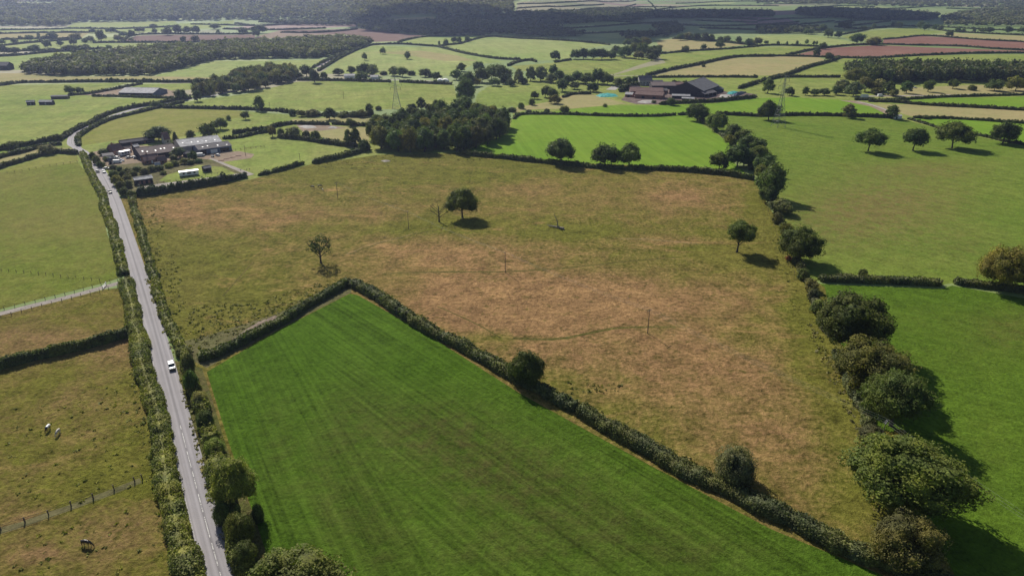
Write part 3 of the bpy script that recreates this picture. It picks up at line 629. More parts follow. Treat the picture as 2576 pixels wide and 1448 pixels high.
# ------------------------------------------------------------------ hedges
def hedge(line, wd, ht, label, group=None, colr=(.060, .078, .028), rag=.18, name='hedge', dens=1.0, top=None):
    pts = gpoly(line); d0 = min(p.y for p in pts); s0 = max(scl(p) for p in pts); s1 = min(scl(p) for p in pts)
    sm = (s0 + s1) / 2; ls = min(max(3.0 / sm, .26), 1.5)
    st = max(.8, ls * 1.6); W = smooth_line(pts, st); n = len(W)
    if n < 3: W = smooth_line(pts, st / 3); n = len(W)
    rg = np.random.default_rng(int(abs(pts[0].x) * 7) + 3)
    def wob(k): return np.interp(np.arange(n), np.arange(0, n + k, k), rg.uniform(-1, 1, len(np.arange(0, n + k, k))))
    k1 = max(1, int(2.6 / st)); k2 = max(2, int(9 / st))
    hh = ht * (1 + rag * (1.0 * wob(k1) + .8 * wob(k2))); ww = wd * (1 + rag * (1.0 * wob(k1) + .6 * wob(k2))); off = wd * rag * .5 * wob(k2)
    P = np.array([(p.x, p.y, 0) for p in W]); tg = np.gradient(P, axis=0); tg /= np.linalg.norm(tg, axis=1, keepdims=True) + 1e-9; nn = np.column_stack([-tg[:, 1], tg[:, 0], np.zeros(n)])
    P = P + nn * off[:, None]; P[:, 2] = T(P[:, 0], P[:, 1])
    hh[[0, -1]] *= .7; ww[[0, -1]] *= .6
    ang = np.linspace(0, math.pi, 7); prof = np.column_stack([np.sign(np.cos(ang)) * np.abs(np.cos(ang)) ** .6, np.abs(np.sin(ang)) ** .6])
    V = []; 
    for (a, b) in prof:
        jit = 1 + rg.uniform(-.12, .12, n)
        V.append(P + nn * (a * ww * .5 * .86 * jit)[:, None] + np.array((0, 0, 1)) * (b * hh * .88 * jit - (.3 if b < .1 else 0))[:, None])
    V = np.stack(V, 1); Q = []
    for j in range(6):
        i = np.arange(n - 1); Q.append(np.column_stack([i * 7 + j, i * 7 + j + 1, (i + 1) * 7 + j + 1, (i + 1) * 7 + j]))
    parts = [(V.reshape(-1, 3), np.concatenate(Q))]
    length = st * (n - 1); per = (2 * ht + wd); cnt = int(length * per * 1.5 * dens / (ls * ls)); cnt = min(cnt, 60000)
    t = rg.uniform(0, n - 1.001, cnt); i0 = t.astype(int); fr = (t - i0)[:, None]
    base = P[i0] * (1 - fr) + P[i0 + 1] * fr; nl = nn[i0]; a = rg.uniform(-.05, math.pi + .05, cnt)
    ca = np.sign(np.cos(a)) * np.abs(np.cos(a)) ** .6; sa = np.abs(np.sin(a)) ** .6; rr = rg.uniform(.80, 1.08, cnt)
    hq, wq = hh[i0], ww[i0]; rr2 = rr + (rg.uniform(0, 1, cnt) < .06) * (sa > .6) * rg.uniform(0, rag, cnt) * 1.2
    Cc = base + nl * (ca * wq * .5 * rr)[:, None]; Cc[:, 2] += sa * hq * rr2
    Nn = nl * np.cos(a)[:, None] + np.column_stack([np.zeros(cnt), np.zeros(cnt), np.sin(a) * 1.1 + .1])
    parts.append(leaves(Cc, Nn, ls * 1.1, .8, rg)); v, q = join(parts)
    o = link(name, quads(name, v, q), M['leaf']); f = random.uniform(.92, 1.1); o.color = (colr[0] * f, colr[1] * f, colr[2] * f, 1)
    return tag(o, label, 'hedge', group)
def forest(name, label, polys=(), spacing=10, wr=(10, 14), hr=(10, 14), cat='wood', colr=(.05, .07, .028), lod=(6, 10, .16), stem=False, browns=.25, holes=()):
    rg = np.random.default_rng(len(name) + len(label)); base = []
    for v in range(4):
        base.append(crown('bush' if v % 2 else 'oak', lod[0], lod[1], lod[2], 31 + v))
    Vs, Qs, Ts, Ls, n = [], [], [], [], 0
    for s in polys:
        P = [(p.x, p.y) for p in gpoly(s)]; A = np.array(P); x0, y0 = A.min(0); x1, y1 = A.max(0)
        X, Y = np.meshgrid(np.arange(x0, x1, spacing), np.arange(y0, y1, spacing * .87)); X = X + (np.arange(X.shape[0]) % 2)[:, None] * spacing / 2
        X = X.ravel() + rg.uniform(-.35, .35, X.size) * spacing; Y = Y.ravel() + rg.uniform(-.35, .35, Y.size) * spacing
        m = inside(P, X, Y)
        for hs in holes: m &= ~inside([(p.x, p.y) for p in gpoly(hs)], X, Y)
        X, Y = X[m], Y[m]; Zt = T(X, Y)
        for x, y, z in zip(X, Y, Zt):
            v, q = base[int(rg.integers(4))]; a = rg.uniform(0, 6.28); u_ = rg.uniform(0, 1); W = wr[0] + (wr[1] - wr[0]) * u_; H = hr[0] + (hr[1] - hr[0]) * (.6 * u_ + .4 * rg.uniform(0, 1)); c, s_ = math.cos(a), math.sin(a)
            vv = np.empty_like(v); vv[:, 0] = x + (v[:, 0] * c - v[:, 1] * s_) * W; vv[:, 1] = y + (v[:, 0] * s_ + v[:, 1] * c) * W; vv[:, 2] = z + H * .12 + v[:, 2] * H * .88
            Vs.append(vv); Qs.append(q + n); n += len(v); Ts.append(np.full(len(v), rg.uniform(.3, 1) if rg.uniform() < browns else rg.uniform(0, .15))); Ls.append(np.full(len(v), rg.uniform(-.35, .7)))
    o = link(name, quads(name, np.concatenate(Vs), np.concatenate(Qs), {'tint': np.concatenate(Ts), 'lum': np.concatenate(Ls)}), M['leaf']); o.color = (*colr, 1)
    return tag(o, label, cat, kind='stuff')
# ------------------------------------------------------------------ hedges near the road and round the foreground
HL = (.125, .138, .040); HD = (.062, .080, .028); HG = (.075, .088, .040)
hedge('209,388 216,408 236,450 258,495 263,525 280,567 292,615 302,655 313,692', 4.0, 2.2, 'thick clipped hedge left of the road, from the farm junction to the gravel track', colr=HL, rag=.22)
hedge('318,712 326,740 337,813 352,863 366,940 380,990 396,1053 406,1090 420,1176 434,1252 450,1330 474,1414 500,1500 540,1640', 4.8, 2.5, 'bushy hedge left of the road from the gravel track to the bottom edge', colr=HL, rag=.24)
hedge('332,496 340,530 350,565 361,605 373,645 386,695 398,740 408,775 425,815 443,852 458,886', 3.2, 2.0, 'ragged hedge on the right of the road beside the brown rough pasture', colr=HL, rag=.3)
hedge('-80,950 0,926 80,905 160,888 240,868 322,846', 2.6, 3.3, 'tall dark hedge crossing the left edge between two brown paddocks', colr=HD, rag=.12)
hedge('500,905 545,892 600,868 660,838 710,812 760,780 820,745 876,712', 3.6, 2.4, 'dark hedge climbing from the road to the apex of the bright green crop', colr=HD, rag=.16)
hedge('882,712 925,735 980,770 1050,815 1110,850 1180,885 1250,925 1310,960 1380,995 1450,1033', 4.4, 2.7, 'wide hedge running from the crop apex past the lone bushy tree', colr=HG, rag=.2)
hedge('1455,1036 1530,1082 1600,1120 1680,1165 1760,1205 1840,1240 1900,1272 1960,1300 2040,1340 2110,1375 2200,1415 2290,1445 2420,1500', 4.5, 2.8, 'wide hedge from the middle of the crop edge down to the bottom right corner', colr=HG, rag=.22)
hedge('345,494 400,486 460,476 520,466 575,456 622,446', 3.2, 4.2, 'tall dark conifer hedge along the near side of the farm yard', colr=(.040, .058, .028), rag=.28)
hedge('650,442 680,436 715,427 765,413', 3, 2.6, 'broken hedge right of the gateway between yellow paddock and rough pasture', colr=HD, rag=.4)
hedge('788,412 820,405 860,396 905,384 925,378', 3.5, 3.0, 'dark hedge joining the yellow paddock corner to the dense wood', colr=HD, rag=.2)
hedge('1150,388 1215,394 1275,399 1373,410 1440,417 1493,422 1570,426', 3.4, 2.8, 'dark hedge below the striped green crop from the wood to the pair of round trees', colr=HD, rag=.22)
hedge('1574,426 1640,427 1700,430 1770,435 1840,443 1895,452', 3.4, 3.0, 'dark hedge below the striped green crop right of the pair of round trees', colr=HD, rag=.24)
hedge('2060,706 2110,707 2170,709 2240,711 2310,714 2365,717', 4.2, 2.6, 'rounded hedge between the two big green fields on the right', colr=HG, rag=.12)
hedge('2398,712 2430,716 2480,722 2530,728 2600,738 2700,752', 4.2, 2.4, 'hedge right of the field gateway leading to the tree at the right edge', colr=HG, rag=.14)
hedge('2010,672 2025,705 2040,740 2052,770 2070,810 2090,850', 2.6, 2.4, 'scrubby hedge down the right side of the rough pasture below the round oak', colr=(.085, .09, .045), rag=.45)
hedge('2105,885 2125,940 2150,1000 2180,1060 2210,1110 2240,1180', 3, 2.2, 'overgrown hedge beneath the big oaks on the right of the rough pasture', colr=HG, rag=.4)
hedge('1905,430 1925,470 1945,510 1958,545 1972,580 1990,620 2008,665', 2.6, 2.0, 'thin hedge under the tree row right of the rough pasture', colr=(.08, .09, .04), rag=.4)
hedge('1750,296 1785,318 1820,345 1850,372 1875,400 1890,430', 2.6, 2.0, 'thin hedge under the tree row right of the striped green crop', colr=HG, rag=.4)
# middle distance
far = [
 ('1292,300 1300,292 1320,288 1380,288 1436,289 1520,292 1580,293 1640,293 1700,290', 2.6, 2.0, 'long dark hedge along the top of the striped green crop'),
 ('1706,290 1735,288 1770,287', 2.6, 2.2, 'short hedge left of the head of the tree row on the right'),
 ('1800,288 1850,290 1915,293 1990,291 2060,291 2140,293 2200,295 2245,297', 3.2, 2.6, 'dark hedge behind the pylon on the right'),
 ('2184,256 2251,258 2303,263 2370,267 2452,271 2520,275 2640,282', 3.6, 2.6, 'thick hedge below the green strip near the right edge'),
 ('2150,252 2210,253 2251,252 2320,248 2374,245 2480,242 2640,238', 3, 2.2, 'thin dark hedge above the green strip near the right edge'),
 ('2297,297 2330,298 2384,299 2440,302 2504,306 2640,316', 3, 2.2, 'dark hedge at the foot of the pale hay field near the right edge'),
 ('2283,300 2320,310 2361,323 2400,332 2439,338 2490,347 2525,356 2600,369', 2.6, 1.8, 'brown overgrown hedge beside the track down the right edge'),
 ('159,350 190,329 227,312 255,297 286,284 330,273 378,265 430,256 482,248', 3, 3.0, 'dark hedge on the far side of the bending lane'),
 ('200,368 196,350 215,333 250,314 285,300 325,290 350,284 378,277 420,267 463,258', 3, 2.4, 'hedge on the near side of the bending lane'),
 ('-60,398 0,378 50,370 100,360 155,350', 3, 3.0, 'dark hedge left of the road junction at the left edge'),
 ('-60,415 0,397 60,383 104,370 155,364', 3, 2.4, 'second hedge left of the road junction nearer the camera'),
 ('-60,445 0,424 45,410 91,396 118,388 146,385 196,388', 3.2, 2.6, 'curved hedge above the small field by the junction'),
 ('410,272 470,273 560,275 637,277 703,280', 3, 2.6, 'straight dark hedge below the long green meadow on the left'),
 ('232,243 300,244 360,246 437,248', 2.4, 2.0, 'low hedge in front of the silver roofed barn'),
 ('172,241 230,236 300,223 357,212', 2.6, 2.4, 'hedge slanting up behind the silver roofed barn'),
 ('-60,218 0,216 60,209 160,208 260,207', 3.4, 3.0, 'scrubby hedge across the left edge above the barn field'),
 ('262,207 360,207 450,208 540,206', 3.4, 3.2, 'scrubby hedge running right towards the copse'),
 ('586,338 620,332 671,325 700,318 736,312', 3, 2.8, 'hedge pair above the yellow paddock, left section'),
 ('560,350 600,347 640,338 680,332', 3, 2.4, 'low hedge above the yellow paddock'),
 ('738,312 770,313 828,314', 3, 2.6, 'hedge above the rubble yard'), ('836,313 880,315 932,318', 3, 2.4, 'hedge left of the dense wood'),
 ('700,347 760,352 820,361 870,368 930,376', 3.4, 3.2, 'hedgerow behind the yellow paddock reaching the wood'),
 ('703,281 760,288 830,292 900,292 940,290', 4, 3.0, 'overgrown hedge beyond the small green field left of the wood'),
 ('747,203 800,203 870,204 930,206 985,207', 3.4, 3.0, 'dark roadside hedge behind the long green meadow, left half'), ('1005,207 1060,210 1137,213', 3.4, 3.0, 'dark roadside hedge behind the long green meadow, right half'),
 ('1626,192 1660,183 1717,171 1780,158 1847,145 1900,143 1945,143', 3.4, 3.2, 'dark hedge rising to the right behind the big farm'),
 ('1910,208 1935,201 1965,193 2000,182 2040,168 2085,156 2111,147', 4, 3.4, 'broad dark hedge slanting up right of the big farm'),
 ('1640,196 1720,195 1800,195 1905,196', 3, 2.6, 'hedge behind the bright strip at the big farm'), ('1935,196 2000,195 2113,195', 3, 2.6, 'hedge left of the large dark wood'),
 ('1858,224 1880,217 1905,209', 3.4, 3.2, 'short dark hedge slanting towards the big farm'),
 ('1905,143 1970,142 2053,144 2100,146 2199,147 2280,142 2348,139 2576,135 2700,133', 3.2, 2.8, 'long hedge along the lower edge of the red ploughed field'),
 ('1973,141 2010,133 2050,125 2074,122 2130,116 2200,113', 3.4, 3.0, 'hedge up the left edge of the red ploughed field'),
 ('2173,114 2217,113 2300,115 2400,117 2490,123 2576,128 2700,138', 3.2, 2.8, 'hedge dividing the two red ploughed fields'),
 ('2220,100 2260,97 2322,91 2400,96 2480,102 2576,107 2700,116', 3.2, 2.8, 'hedge along the top of the upper red ploughed field'),
 ('2118,88 2165,79 2212,70 2260,67 2296,67 2340,72 2387,80', 3.4, 3.0, 'curved hedge over the bright green hill field at upper right'),
 ('1662,136 1720,131 1780,127 1890,119 1945,115 2060,118', 3.2, 2.8, 'hedge crossing above the green slope right of centre'),
 ('800,180 830,162 860,145 880,135 910,122 942,114 1010,112 1098,118', 3.2, 3.0, 'hedge curling over the green knoll, left part'),
 ('1098,118 1135,127 1171,136 1205,142 1236,147 1270,150 1308,151', 3.2, 3.0, 'hedge curling over the green knoll, right part'),
 ('1098,118 1125,114 1155,111 1190,101 1231,93 1270,95 1308,98 1370,100 1431,104 1480,108 1535,114', 3.2, 2.8, 'dark hedge behind the upper green fields at top centre'),
 ('1000,108 1030,100 1067,94 1140,91 1220,90', 3.2, 2.8, 'hedge above the small field beyond the knoll'),
 ('868,134 850,142 812,158 786,172', 3, 2.6, 'hedge along the lane lined with vehicles'),
 ('1277,167 1300,158 1330,153 1350,157', 3, 3, 'ragged hedge right of the knoll'), ('1395,158 1420,154 1436,152', 3, 2.6, 'short hedge between lone tree and copse'),
 ('1660,264 1700,261 1740,259 1790,257 1850,251 1900,246', 3.4, 3.0, 'dark bushy hedge along the front of the big farm'), ('1700,215 1740,214 1690,213', 3, 3.4, 'dark hedge behind the purple roofed range of the big farm'),
 ('1560,232 1572,226 1590,220 1604,217', 5, 5.0, 'tall hedge screening the farmhouse of the big farm'),
 ('1415,246 1440,238 1488,237', 3, 2.4, 'short hedge at the far end of the dry field'),
]
for ln, wd, ht, lab in far: hedge(ln, wd, ht, lab, 'hedges between the distant fields', colr=(.055, .066, .032), rag=.22)
top_ = [
 ('-60,87 0,86 100,84 225,83', 'pale strip at the upper left'), ('0,101 100,99 205,98', 'lower edge of the tan strip at the upper left'), ('-60,119 0,117 60,110 108,106 200,100', 'hedge above the bright strips at the upper left'),
 ('-60,131 0,130 60,129 130,128 200,127 267,123', 'hedge with round trees at the upper left'), ('-60,146 0,143 50,140 120,133 180,129', 'hedge left of the long wood'),
 ('160,73 230,73 325,73 440,68', 'hedge under the brightest field below the far wood'), ('305,107 346,89 480,87 643,86', 'hedge over the brown ploughed strip'), ('234,109 330,108 430,108 520,106 640,100', 'hedge under the brown ploughed strip'),
 ('590,60 640,66 700,64 760,60 860,56', 'hedge under the far wood'), ('560,74 640,76 705,76 820,72', 'hedge over the bare strip'), ('705,83 800,83 900,74', 'dark hedge left of the far farm'),
 ('1660,58 1760,66 1905,64 2010,56', 'hedge across the shaded hill fields, left'), ('1360,76 1440,72 1560,64 1660,58', 'hedge across the shaded hill fields, middle'), ('1905,54 1990,48 2080,46', 'upper shaded hedge'),
 ('1905,64 1985,64 2060,58 2100,54', 'lower shaded hedge'), ('2145,66 2200,60 2240,54', 'hedge right of the shaded fields'), ('2100,68 2160,74 2230,70', 'hedge below the shaded fields'),
 ('1600,12 1560,22 1500,28 1440,34', 'hedge up the bright far hillside'), ('1360,30 1450,27 1560,20 1700,18', 'hedge over the bright far hillside'), ('1640,28 1740,17 1850,15 1960,16', 'hedge in front of the far tan fields'),
 ('1700,40 1800,46 1905,50', 'hedge under the far dark wood'), ('2380,80 2450,84 2576,90 2700,96', 'hedge above the tan strip at the right edge'), ('2330,66 2420,72 2500,76 2576,78', 'shaded hedge near the right edge'),
 ('1920,12 2010,10 2100,9 2200,12', 'hedge far off at the top right'), ('2380,22 2450,24 2576,22', 'pale far hedge at the right edge'), ('1691,98 1760,102 1876,113 1905,115', 'hedge along the tan field right of the copse'),
 ('1300,12 1400,8 1500,4 1600,2', 'hedge across the pale fields at the very top'), ('1300,22 1360,18 1440,16 1520,12', 'hedge under the pale fields at the very top'), ('1700,10 1800,6 1900,4', 'hedge at the top right of centre'),
 ('1650,24 1640,12 1630,2', 'tall hedge running up the far hillside'), ('2200,24 2300,20 2400,14', 'hedge beyond the far plantation'), ('2250,12 2350,8 2500,6', 'topmost hedge on the right'), ('2050,20 2120,16 2200,18', 'hedge behind the far plantation'),
 ('2440,40 2500,36 2600,34', 'hedge round the pinkish far field'), ('2410,30 2480,28 2600,27', 'hedge above the pinkish far field'), ('2100,58 2180,52 2260,50 2330,52', 'hedge edging the shaded slope'),
 ('1760,72 1830,74 1905,76', 'hedge in the shaded valley'), ('1440,88 1520,84 1600,80', 'hedge beside the shaded valley trees'), ('1480,52 1560,56 1640,60', 'hedge in the shaded fields right of the valley wood'), ('1750,52 1840,56 1905,58', 'hedge of the shaded middle slope'),
 ('0,77 80,76 160,74', 'hedge just under the far wood at the left'), ('330,92 300,84 280,74', 'cross hedge among the bright strips'), ('110,112 100,100 96,86', 'short cross hedge at the upper left'), ('480,62 560,64 640,66', 'hedge below the far wood at upper left of centre'),
]
for ln, lab in top_: hedge(ln, 3.4, 3.4, 'distant dark ' + (lab if lab.startswith('hedge') or 'hedge' in lab else 'hedge along the ' + lab), 'hedges of the far landscape', colr=(.050, .062, .034), rag=.3)

# ------------------------------------------------------------------ trees one by one
tree(802, 616, 66, 62, 'sparse', 'half-dead tree with a thin crown above the apex of the bright green crop', clear=3.0, lod=60)
tree(1162, 504, 77, 60, 'oak', 'lone round oak standing in the middle of the rough pasture', clear=3.2, lod=130)
tree(1103, 517, 40, 44, 'bare', 'bare dead tree just left of the lone round oak in the rough pasture', clear=4.0)
tree(1861, 584, 70, 56, 'oak', 'small oak on a tall bent trunk near the right side of the rough pasture', clear=4.6, lod=130, lean=.12)
tree(1411, 376, 69, 56, 'dark', 'round dark tree standing alone in the hedge below the striped crop', clear=2.2, lod=60)
tree(1522, 387, 64, 52, 'dark', 'left tree of the touching pair in the hedge below the striped crop', clear=1.5, lod=60)
tree(1584, 388, 60, 52, 'oak', 'right tree of the touching pair in the hedge below the striped crop', clear=1.5, lod=60)
tree(2191, 346, 60, 44, 'oak', 'leftmost of the lone oaks in the upper right meadow', 'lone oaks in the upper right meadow', clear=3.6, lod=60)
tree(2304, 344, 61, 44, 'oak', 'middle one of the lone oaks in the upper right meadow', 'lone oaks in the upper right meadow', clear=3.6, lod=60)
tree(2405, 334, 76, 52, 'oak', 'largest of the lone oaks in the upper right meadow, beside the brown hedge', 'lone oaks in the upper right meadow', clear=3.6, lod=60)
tree(2531, 330, 62, 50, 'dark', 'tree overhanging the track hedge near the right edge', clear=1.8, lod=60)
tree(1937, 275, 45, 41, 'dark', 'square-headed tree just left of the right-hand pylon', clear=2.0, lod=50)
tree(2138, 277, 36, 32, 'willow', 'pale feathery tree in the hedge right of the pylon', clear=1.0)
tree(2246, 277, 30, 30, 'tall', 'tree with outstretched boughs beside the white shed on the track', clear=2.0)
tree(2530, 668, 100, 104, 'olive', 'big olive brown tree at the right edge by the field gateway', clear=1.5, lod=130)
tree(2172, 686, 26, 22, 'bush', 'small shrub sticking up from the rounded hedge', lod=30)
tree(1325, 922, 84, 84, 'dark', 'lone bushy dark tree in the middle of the crop hedge', clear=1.0, lod=130)
tree(1850, 1172, 102, 100, 'pbush', 'round grey-green bush in the crop hedge at lower right', lod=130)
tree(2152, 806, 158, 134, 'dark', 'huge dark oak, uppermost of the big trees at the right', clear=3.0, lod=200)
tree(2205, 912, 165, 118, 'olive', 'big olive topped oak, second of the large trees at the right', clear=3.2, lod=200)
tree(2262, 994, 146, 128, 'oak', 'big oak with upright sprays behind the pole with crossarm', clear=3.2, lod=200)
tree(2292, 1188, 250, 184, 'oak', 'largest oak with a spreading crown near the lower right corner', clear=3.6, lod=260)
tree(2282, 1356, 168, 142, 'brown', 'dome shaped grey-brown tree in the lower right corner', clear=.6, lod=200).children[-1].color = (.088, .100, .045, 1)
tree(2127, 920, 34, 50, 'pbush', 'pale bush left of the second large oak', lod=60)
tree(2196, 1092, 62, 44, 'pbush', 'pale green bush at the foot of the pole with crossarm', lod=60)
tree(2258, 1108, 70, 44, 'olive', 'small olive tree above the largest oak', clear=.2, lod=60)
tree(585, 1206, 112, 112, 'yoak', 'yellow-green roadside tree casting its shadow on the road', clear=3.0, lod=200)
tree(735, 1486, 262, 150, 'oak', 'top of a big dark tree cut off by the bottom of the picture', clear=2.0, lod=200)
tree(471, 912, 36, 50, 'brown', 'first small tree right of the white car', clear=1.0, lod=60)
tree(478, 956, 34, 52, 'dark', 'second small tree right of the white car', clear=1.0, lod=60)
tree(460, 884, 36, 24, 'bush', 'dark round bush where the roadside hedge ends behind the white car', lod=60)
for i, (x, y, a, b, kd, lb) in enumerate([(503, 1005, 42, 42, 'pbush', 'rounded grey bush on the verge below the small trees'), (515, 1056, 46, 50, 'bush', 'dark green bush on the verge left of the crop'),
    (538, 1122, 44, 40, 'ybush', 'bright clipped bush above the yellow-green roadside tree'), (494, 976, 26, 30, 'bush', 'narrow bush tucked beside the small trees'), (527, 1088, 34, 30, 'pbush', 'low grey bush between two greener ones on the verge'),
    (602, 1330, 66, 80, 'bush', 'large bush in the shade of the roadside tree'), (648, 1290, 30, 50, 'bush', 'small dark bush on the crop edge by the roadside tree'), (615, 1390, 60, 60, 'bush', 'bush below the shaded roadside bushes'),
    (560, 1290, 46, 60, 'bush', 'leafy bush at the foot of the roadside tree')]):
    tree(x, y, a, b, kd, lb, 'bushes on the right-hand verge', lod=130 if a > 40 else 60)
hedge('466,895 478,940 490,985 503,1030 516,1075 532,1120', 3.2, 2.2, 'ragged verge hedge below the white car, running between the separate bushes', colr=HL, rag=.5)
hedge('540,1140 555,1200 572,1262 590,1325 606,1390 622,1450', 3.6, 2.4, 'tangled undergrowth below the yellow-green roadside tree', colr=HL, rag=.5)
# the row down the right side of the rough pasture
ROW = [(1757, 280, 54, 38, 'oak'), (1745, 274, 26, 26, 'pbush'), (1805, 304, 52, 40, 'oak'), (1845, 328, 44, 34, 'tall'), (1868, 340, 40, 34, 'dark'), (1893, 362, 66, 44, 'dark'), (1858, 390, 66, 52, 'dark'), (1812, 402, 44, 40, 'oak'), (1838, 350, 30, 26, 'olive'),
       (1908, 388, 50, 44, 'oak'), (1925, 412, 54, 44, 'dark'), (1944, 452, 78, 78, 'oak'), (1915, 430, 40, 34, 'olive'), (1965, 518, 58, 36, 'brown'), (1955, 548, 30, 30, 'pbush'), (1935, 485, 50, 44, 'dark'), (1992, 595, 44, 40, 'oak')]
row(ROW, 'from the far end in the row right of the striped crop', 'trees in the long row right of the rough pasture')
tree(1978, 576, 36, 32, 'ybush', 'yellow-green bush in the tree row right of the rough pasture', lod=60)
tree(2016, 614, 98, 82, 'oak', 'round oak standing where the tree row meets the rounded hedge', clear=1.2, lod=130)
tree(1984, 648, 16, 14, 'rbush', 'small reddish bush left of the round oak in the tree row')
row([(2022, 690, 36, 34, 'bush'), (2042, 715, 32, 30, 'brown'), (2046, 742, 36, 36, 'pbush'), (2060, 772, 38, 38, 'bush'), (2074, 800, 30, 34, 'brown')], 'in the scrub above the huge dark oak', 'bushes of the scrubby hedge')
# pair, singles and hedgerow trees in the middle distance
row([(174, 224, 23, 22, 'oak'), (200, 226, 21, 16, 'oak')], 'of the pair behind the black shed', 'pair of trees behind the black shed')
singles = [(453, 236, 28, 24, 'oak', 'tree at the right end of the silver barn yard'), (495, 240, 24, 26, 'tall', 'tree at the left foot of the copse'), (393, 263, 26, 18, 'bush', 'big bush at the bend of the lane'),
 (652, 258, 29, 34, 'tall', 'slender tree above the straight hedge in the green meadow'), (29, 366, 32, 22, 'bush', 'big bush near the left edge above the junction'), (143, 346, 28, 18, 'bush', 'bush left of the road junction'),
 (120, 376, 38, 26, 'pbush', 'pale round bush in the fork of the road junction'), (396, 335, 60, 34, 'dark', 'wide dark tree behind the long farm shed'), (441, 349, 18, 34, 'conifer', 'pointed dark conifer beside the farm gable'),
 (479, 338, 24, 22, 'tall', 'rounded green tree behind the silver farm shed'), (523, 326, 44, 36, 'oak', 'large tree behind the right end of the farm'), (552, 308, 40, 28, 'oak', 'tree above the large one behind the farm'),
 (616, 288, 22, 20, 'oak', 'small tree at the end of the straight hedge'), (575, 296, 14, 14, 'bush', 'small bush between the trees behind the farm'), (484, 391, 20, 24, 'dark', 'dark rounded tree in the farm garden'), (450, 382, 34, 24, 'willow', 'pale tree in front of the long farm shed'),
 (262, 382, 30, 18, 'bush', 'bush at the farm corner nearest the junction'), (283, 366, 20, 16, 'brown', 'brownish bush behind the red roofed house'),
 (881, 306, 24, 20, 'dark', 'square dark bush in the hedge left of the wood'), (875, 345, 20, 40, 'tall', 'left tall tree of the two left of the wood'), (894, 342, 26, 44, 'tall', 'right tall tree of the two left of the wood'),
 (915, 366, 30, 30, 'bush', 'big bush at the near left corner of the wood'), (684, 329, 20, 26, 'olive', 'olive tree at the left end of the paddock hedgerow'), (706, 332, 20, 20, 'bush', 'bush beside the olive tree in the paddock hedgerow'), (736, 331, 44, 26, 'willow', 'pale spreading tree beside the rubble yard'),
 (770, 338, 22, 20, 'bush', 'bush right of the pale spreading tree'), (793, 340, 26, 24, 'bush', 'rounded bush in the middle of the paddock hedgerow'),
 (1172, 226, 50, 56, 'tall', 'tall dark ivy-clad tree standing between two green meadows'), (1165, 256, 50, 30, 'oak', 'tree at the foot of the ivy-clad one'),
 (1393, 175, 28, 28, 'dark', 'dark oval tree above the row of pale willows'), (1398, 139, 26, 22, 'dark', 'lone round tree on the hedge at the field corner'),
 (917, 141, 13, 18, 'tall', 'left tree of the three on the knoll'), (963, 126, 15, 16, 'oak', 'middle tree of the three on the knoll'), (1025, 138, 15, 18, 'tall', 'right tree of the three on the knoll'),
 (1725, 122, 18, 15, 'oak', 'left tree on the hedge under the tan field'), (1771, 117, 17, 14, 'oak', 'middle tree on the hedge under the tan field'), (1812, 110, 20, 20, 'dark', 'right tree on the hedge under the tan field'),
 (2158, 95, 38, 25, 'dark', 'large dark tree at the corner of the upper red field'), (2199, 102, 40, 20, 'brown', 'brownish tree beside the corner of the upper red field'), (2390, 84, 18, 14, 'dark', 'tree at the tip of the green hill field'),
 (2072, 115, 18, 16, 'dark', 'tree on the left edge of the red field, upper'), (2056, 130, 20, 20, 'tall', 'tree on the left edge of the red field, middle'), (2087, 141, 22, 20, 'dark', 'tree where the broad hedge meets the red field'),
 (2162, 183, 20, 14, 'dark', 'small tree in front of the hedge left of the large wood'), (1934, 214, 30, 34, 'tall', 'gappy tree left of the pylon top'), (1988, 229, 24, 20, 'dark', 'dark bush right of the pylon'),
 (2283, 218, 32, 28, 'tall', 'green tree left of the pair in the brown field'), (2338, 213, 30, 28, 'oak', 'left tree standing in the brown field before the large wood'), (2400, 209, 28, 22, 'oak', 'right tree standing in the brown field before the large wood'),
 (2446, 221, 22, 14, 'bush', 'low bush in the brown field before the large wood'), (2505, 213, 40, 26, 'dark', 'dark tree near the right edge before the large wood'), (2560, 208, 44, 34, 'olive', 'pale olive tree at the right edge before the large wood'),
 (1770, 165, 10, 8, 'bush', 'tiny bush on the tan field hedge'), (2330, 295, 18, 10, 'bush', 'round bush by the hedge gap right of the white shed'),
 (1522, 265, 14, 9, 'bush', 'single round bush in the dry grass before the big farm'), (1420, 274, 26, 16, 'bush', 'bush at the left end of the green strip'), (1376, 279, 18, 12, 'bush', 'low bush left of the green strip'), (1330, 281, 20, 9, 'pbush', 'flat pale bush beyond the striped crop'),
 (1690, 254, 26, 18, 'dark', 'round dark tree in front of the big farm'), (1645, 256, 12, 8, 'bush', 'bush by the rubble at the big farm')]
for x, y, a, b, kd, lb in singles: tree(x, y, a, b, kd, lb)
row([(735, 283, 22, 18, 'bush'), (758, 284, 26, 16, 'olive'), (785, 284, 38, 16, 'pbush'), (828, 285, 38, 28, 'tall'), (862, 289, 26, 14, 'bush'), (890, 287, 30, 14, 'bush'), (910, 284, 30, 18, 'olive'), (929, 274, 24, 28, 'tall'), (952, 272, 18, 12, 'bush')],
    'from the left in the overgrown hedge', 'bushes in the overgrown hedge')
row([(1037, 268, 22, 16, 'dark'), (1059, 259, 24, 28, 'tall'), (1078, 268, 20, 14, 'bush'), (1097, 263, 22, 24, 'tall'), (1112, 268, 18, 14, 'bush')], 'from the left behind the dense wood', 'trees behind the dense wood')
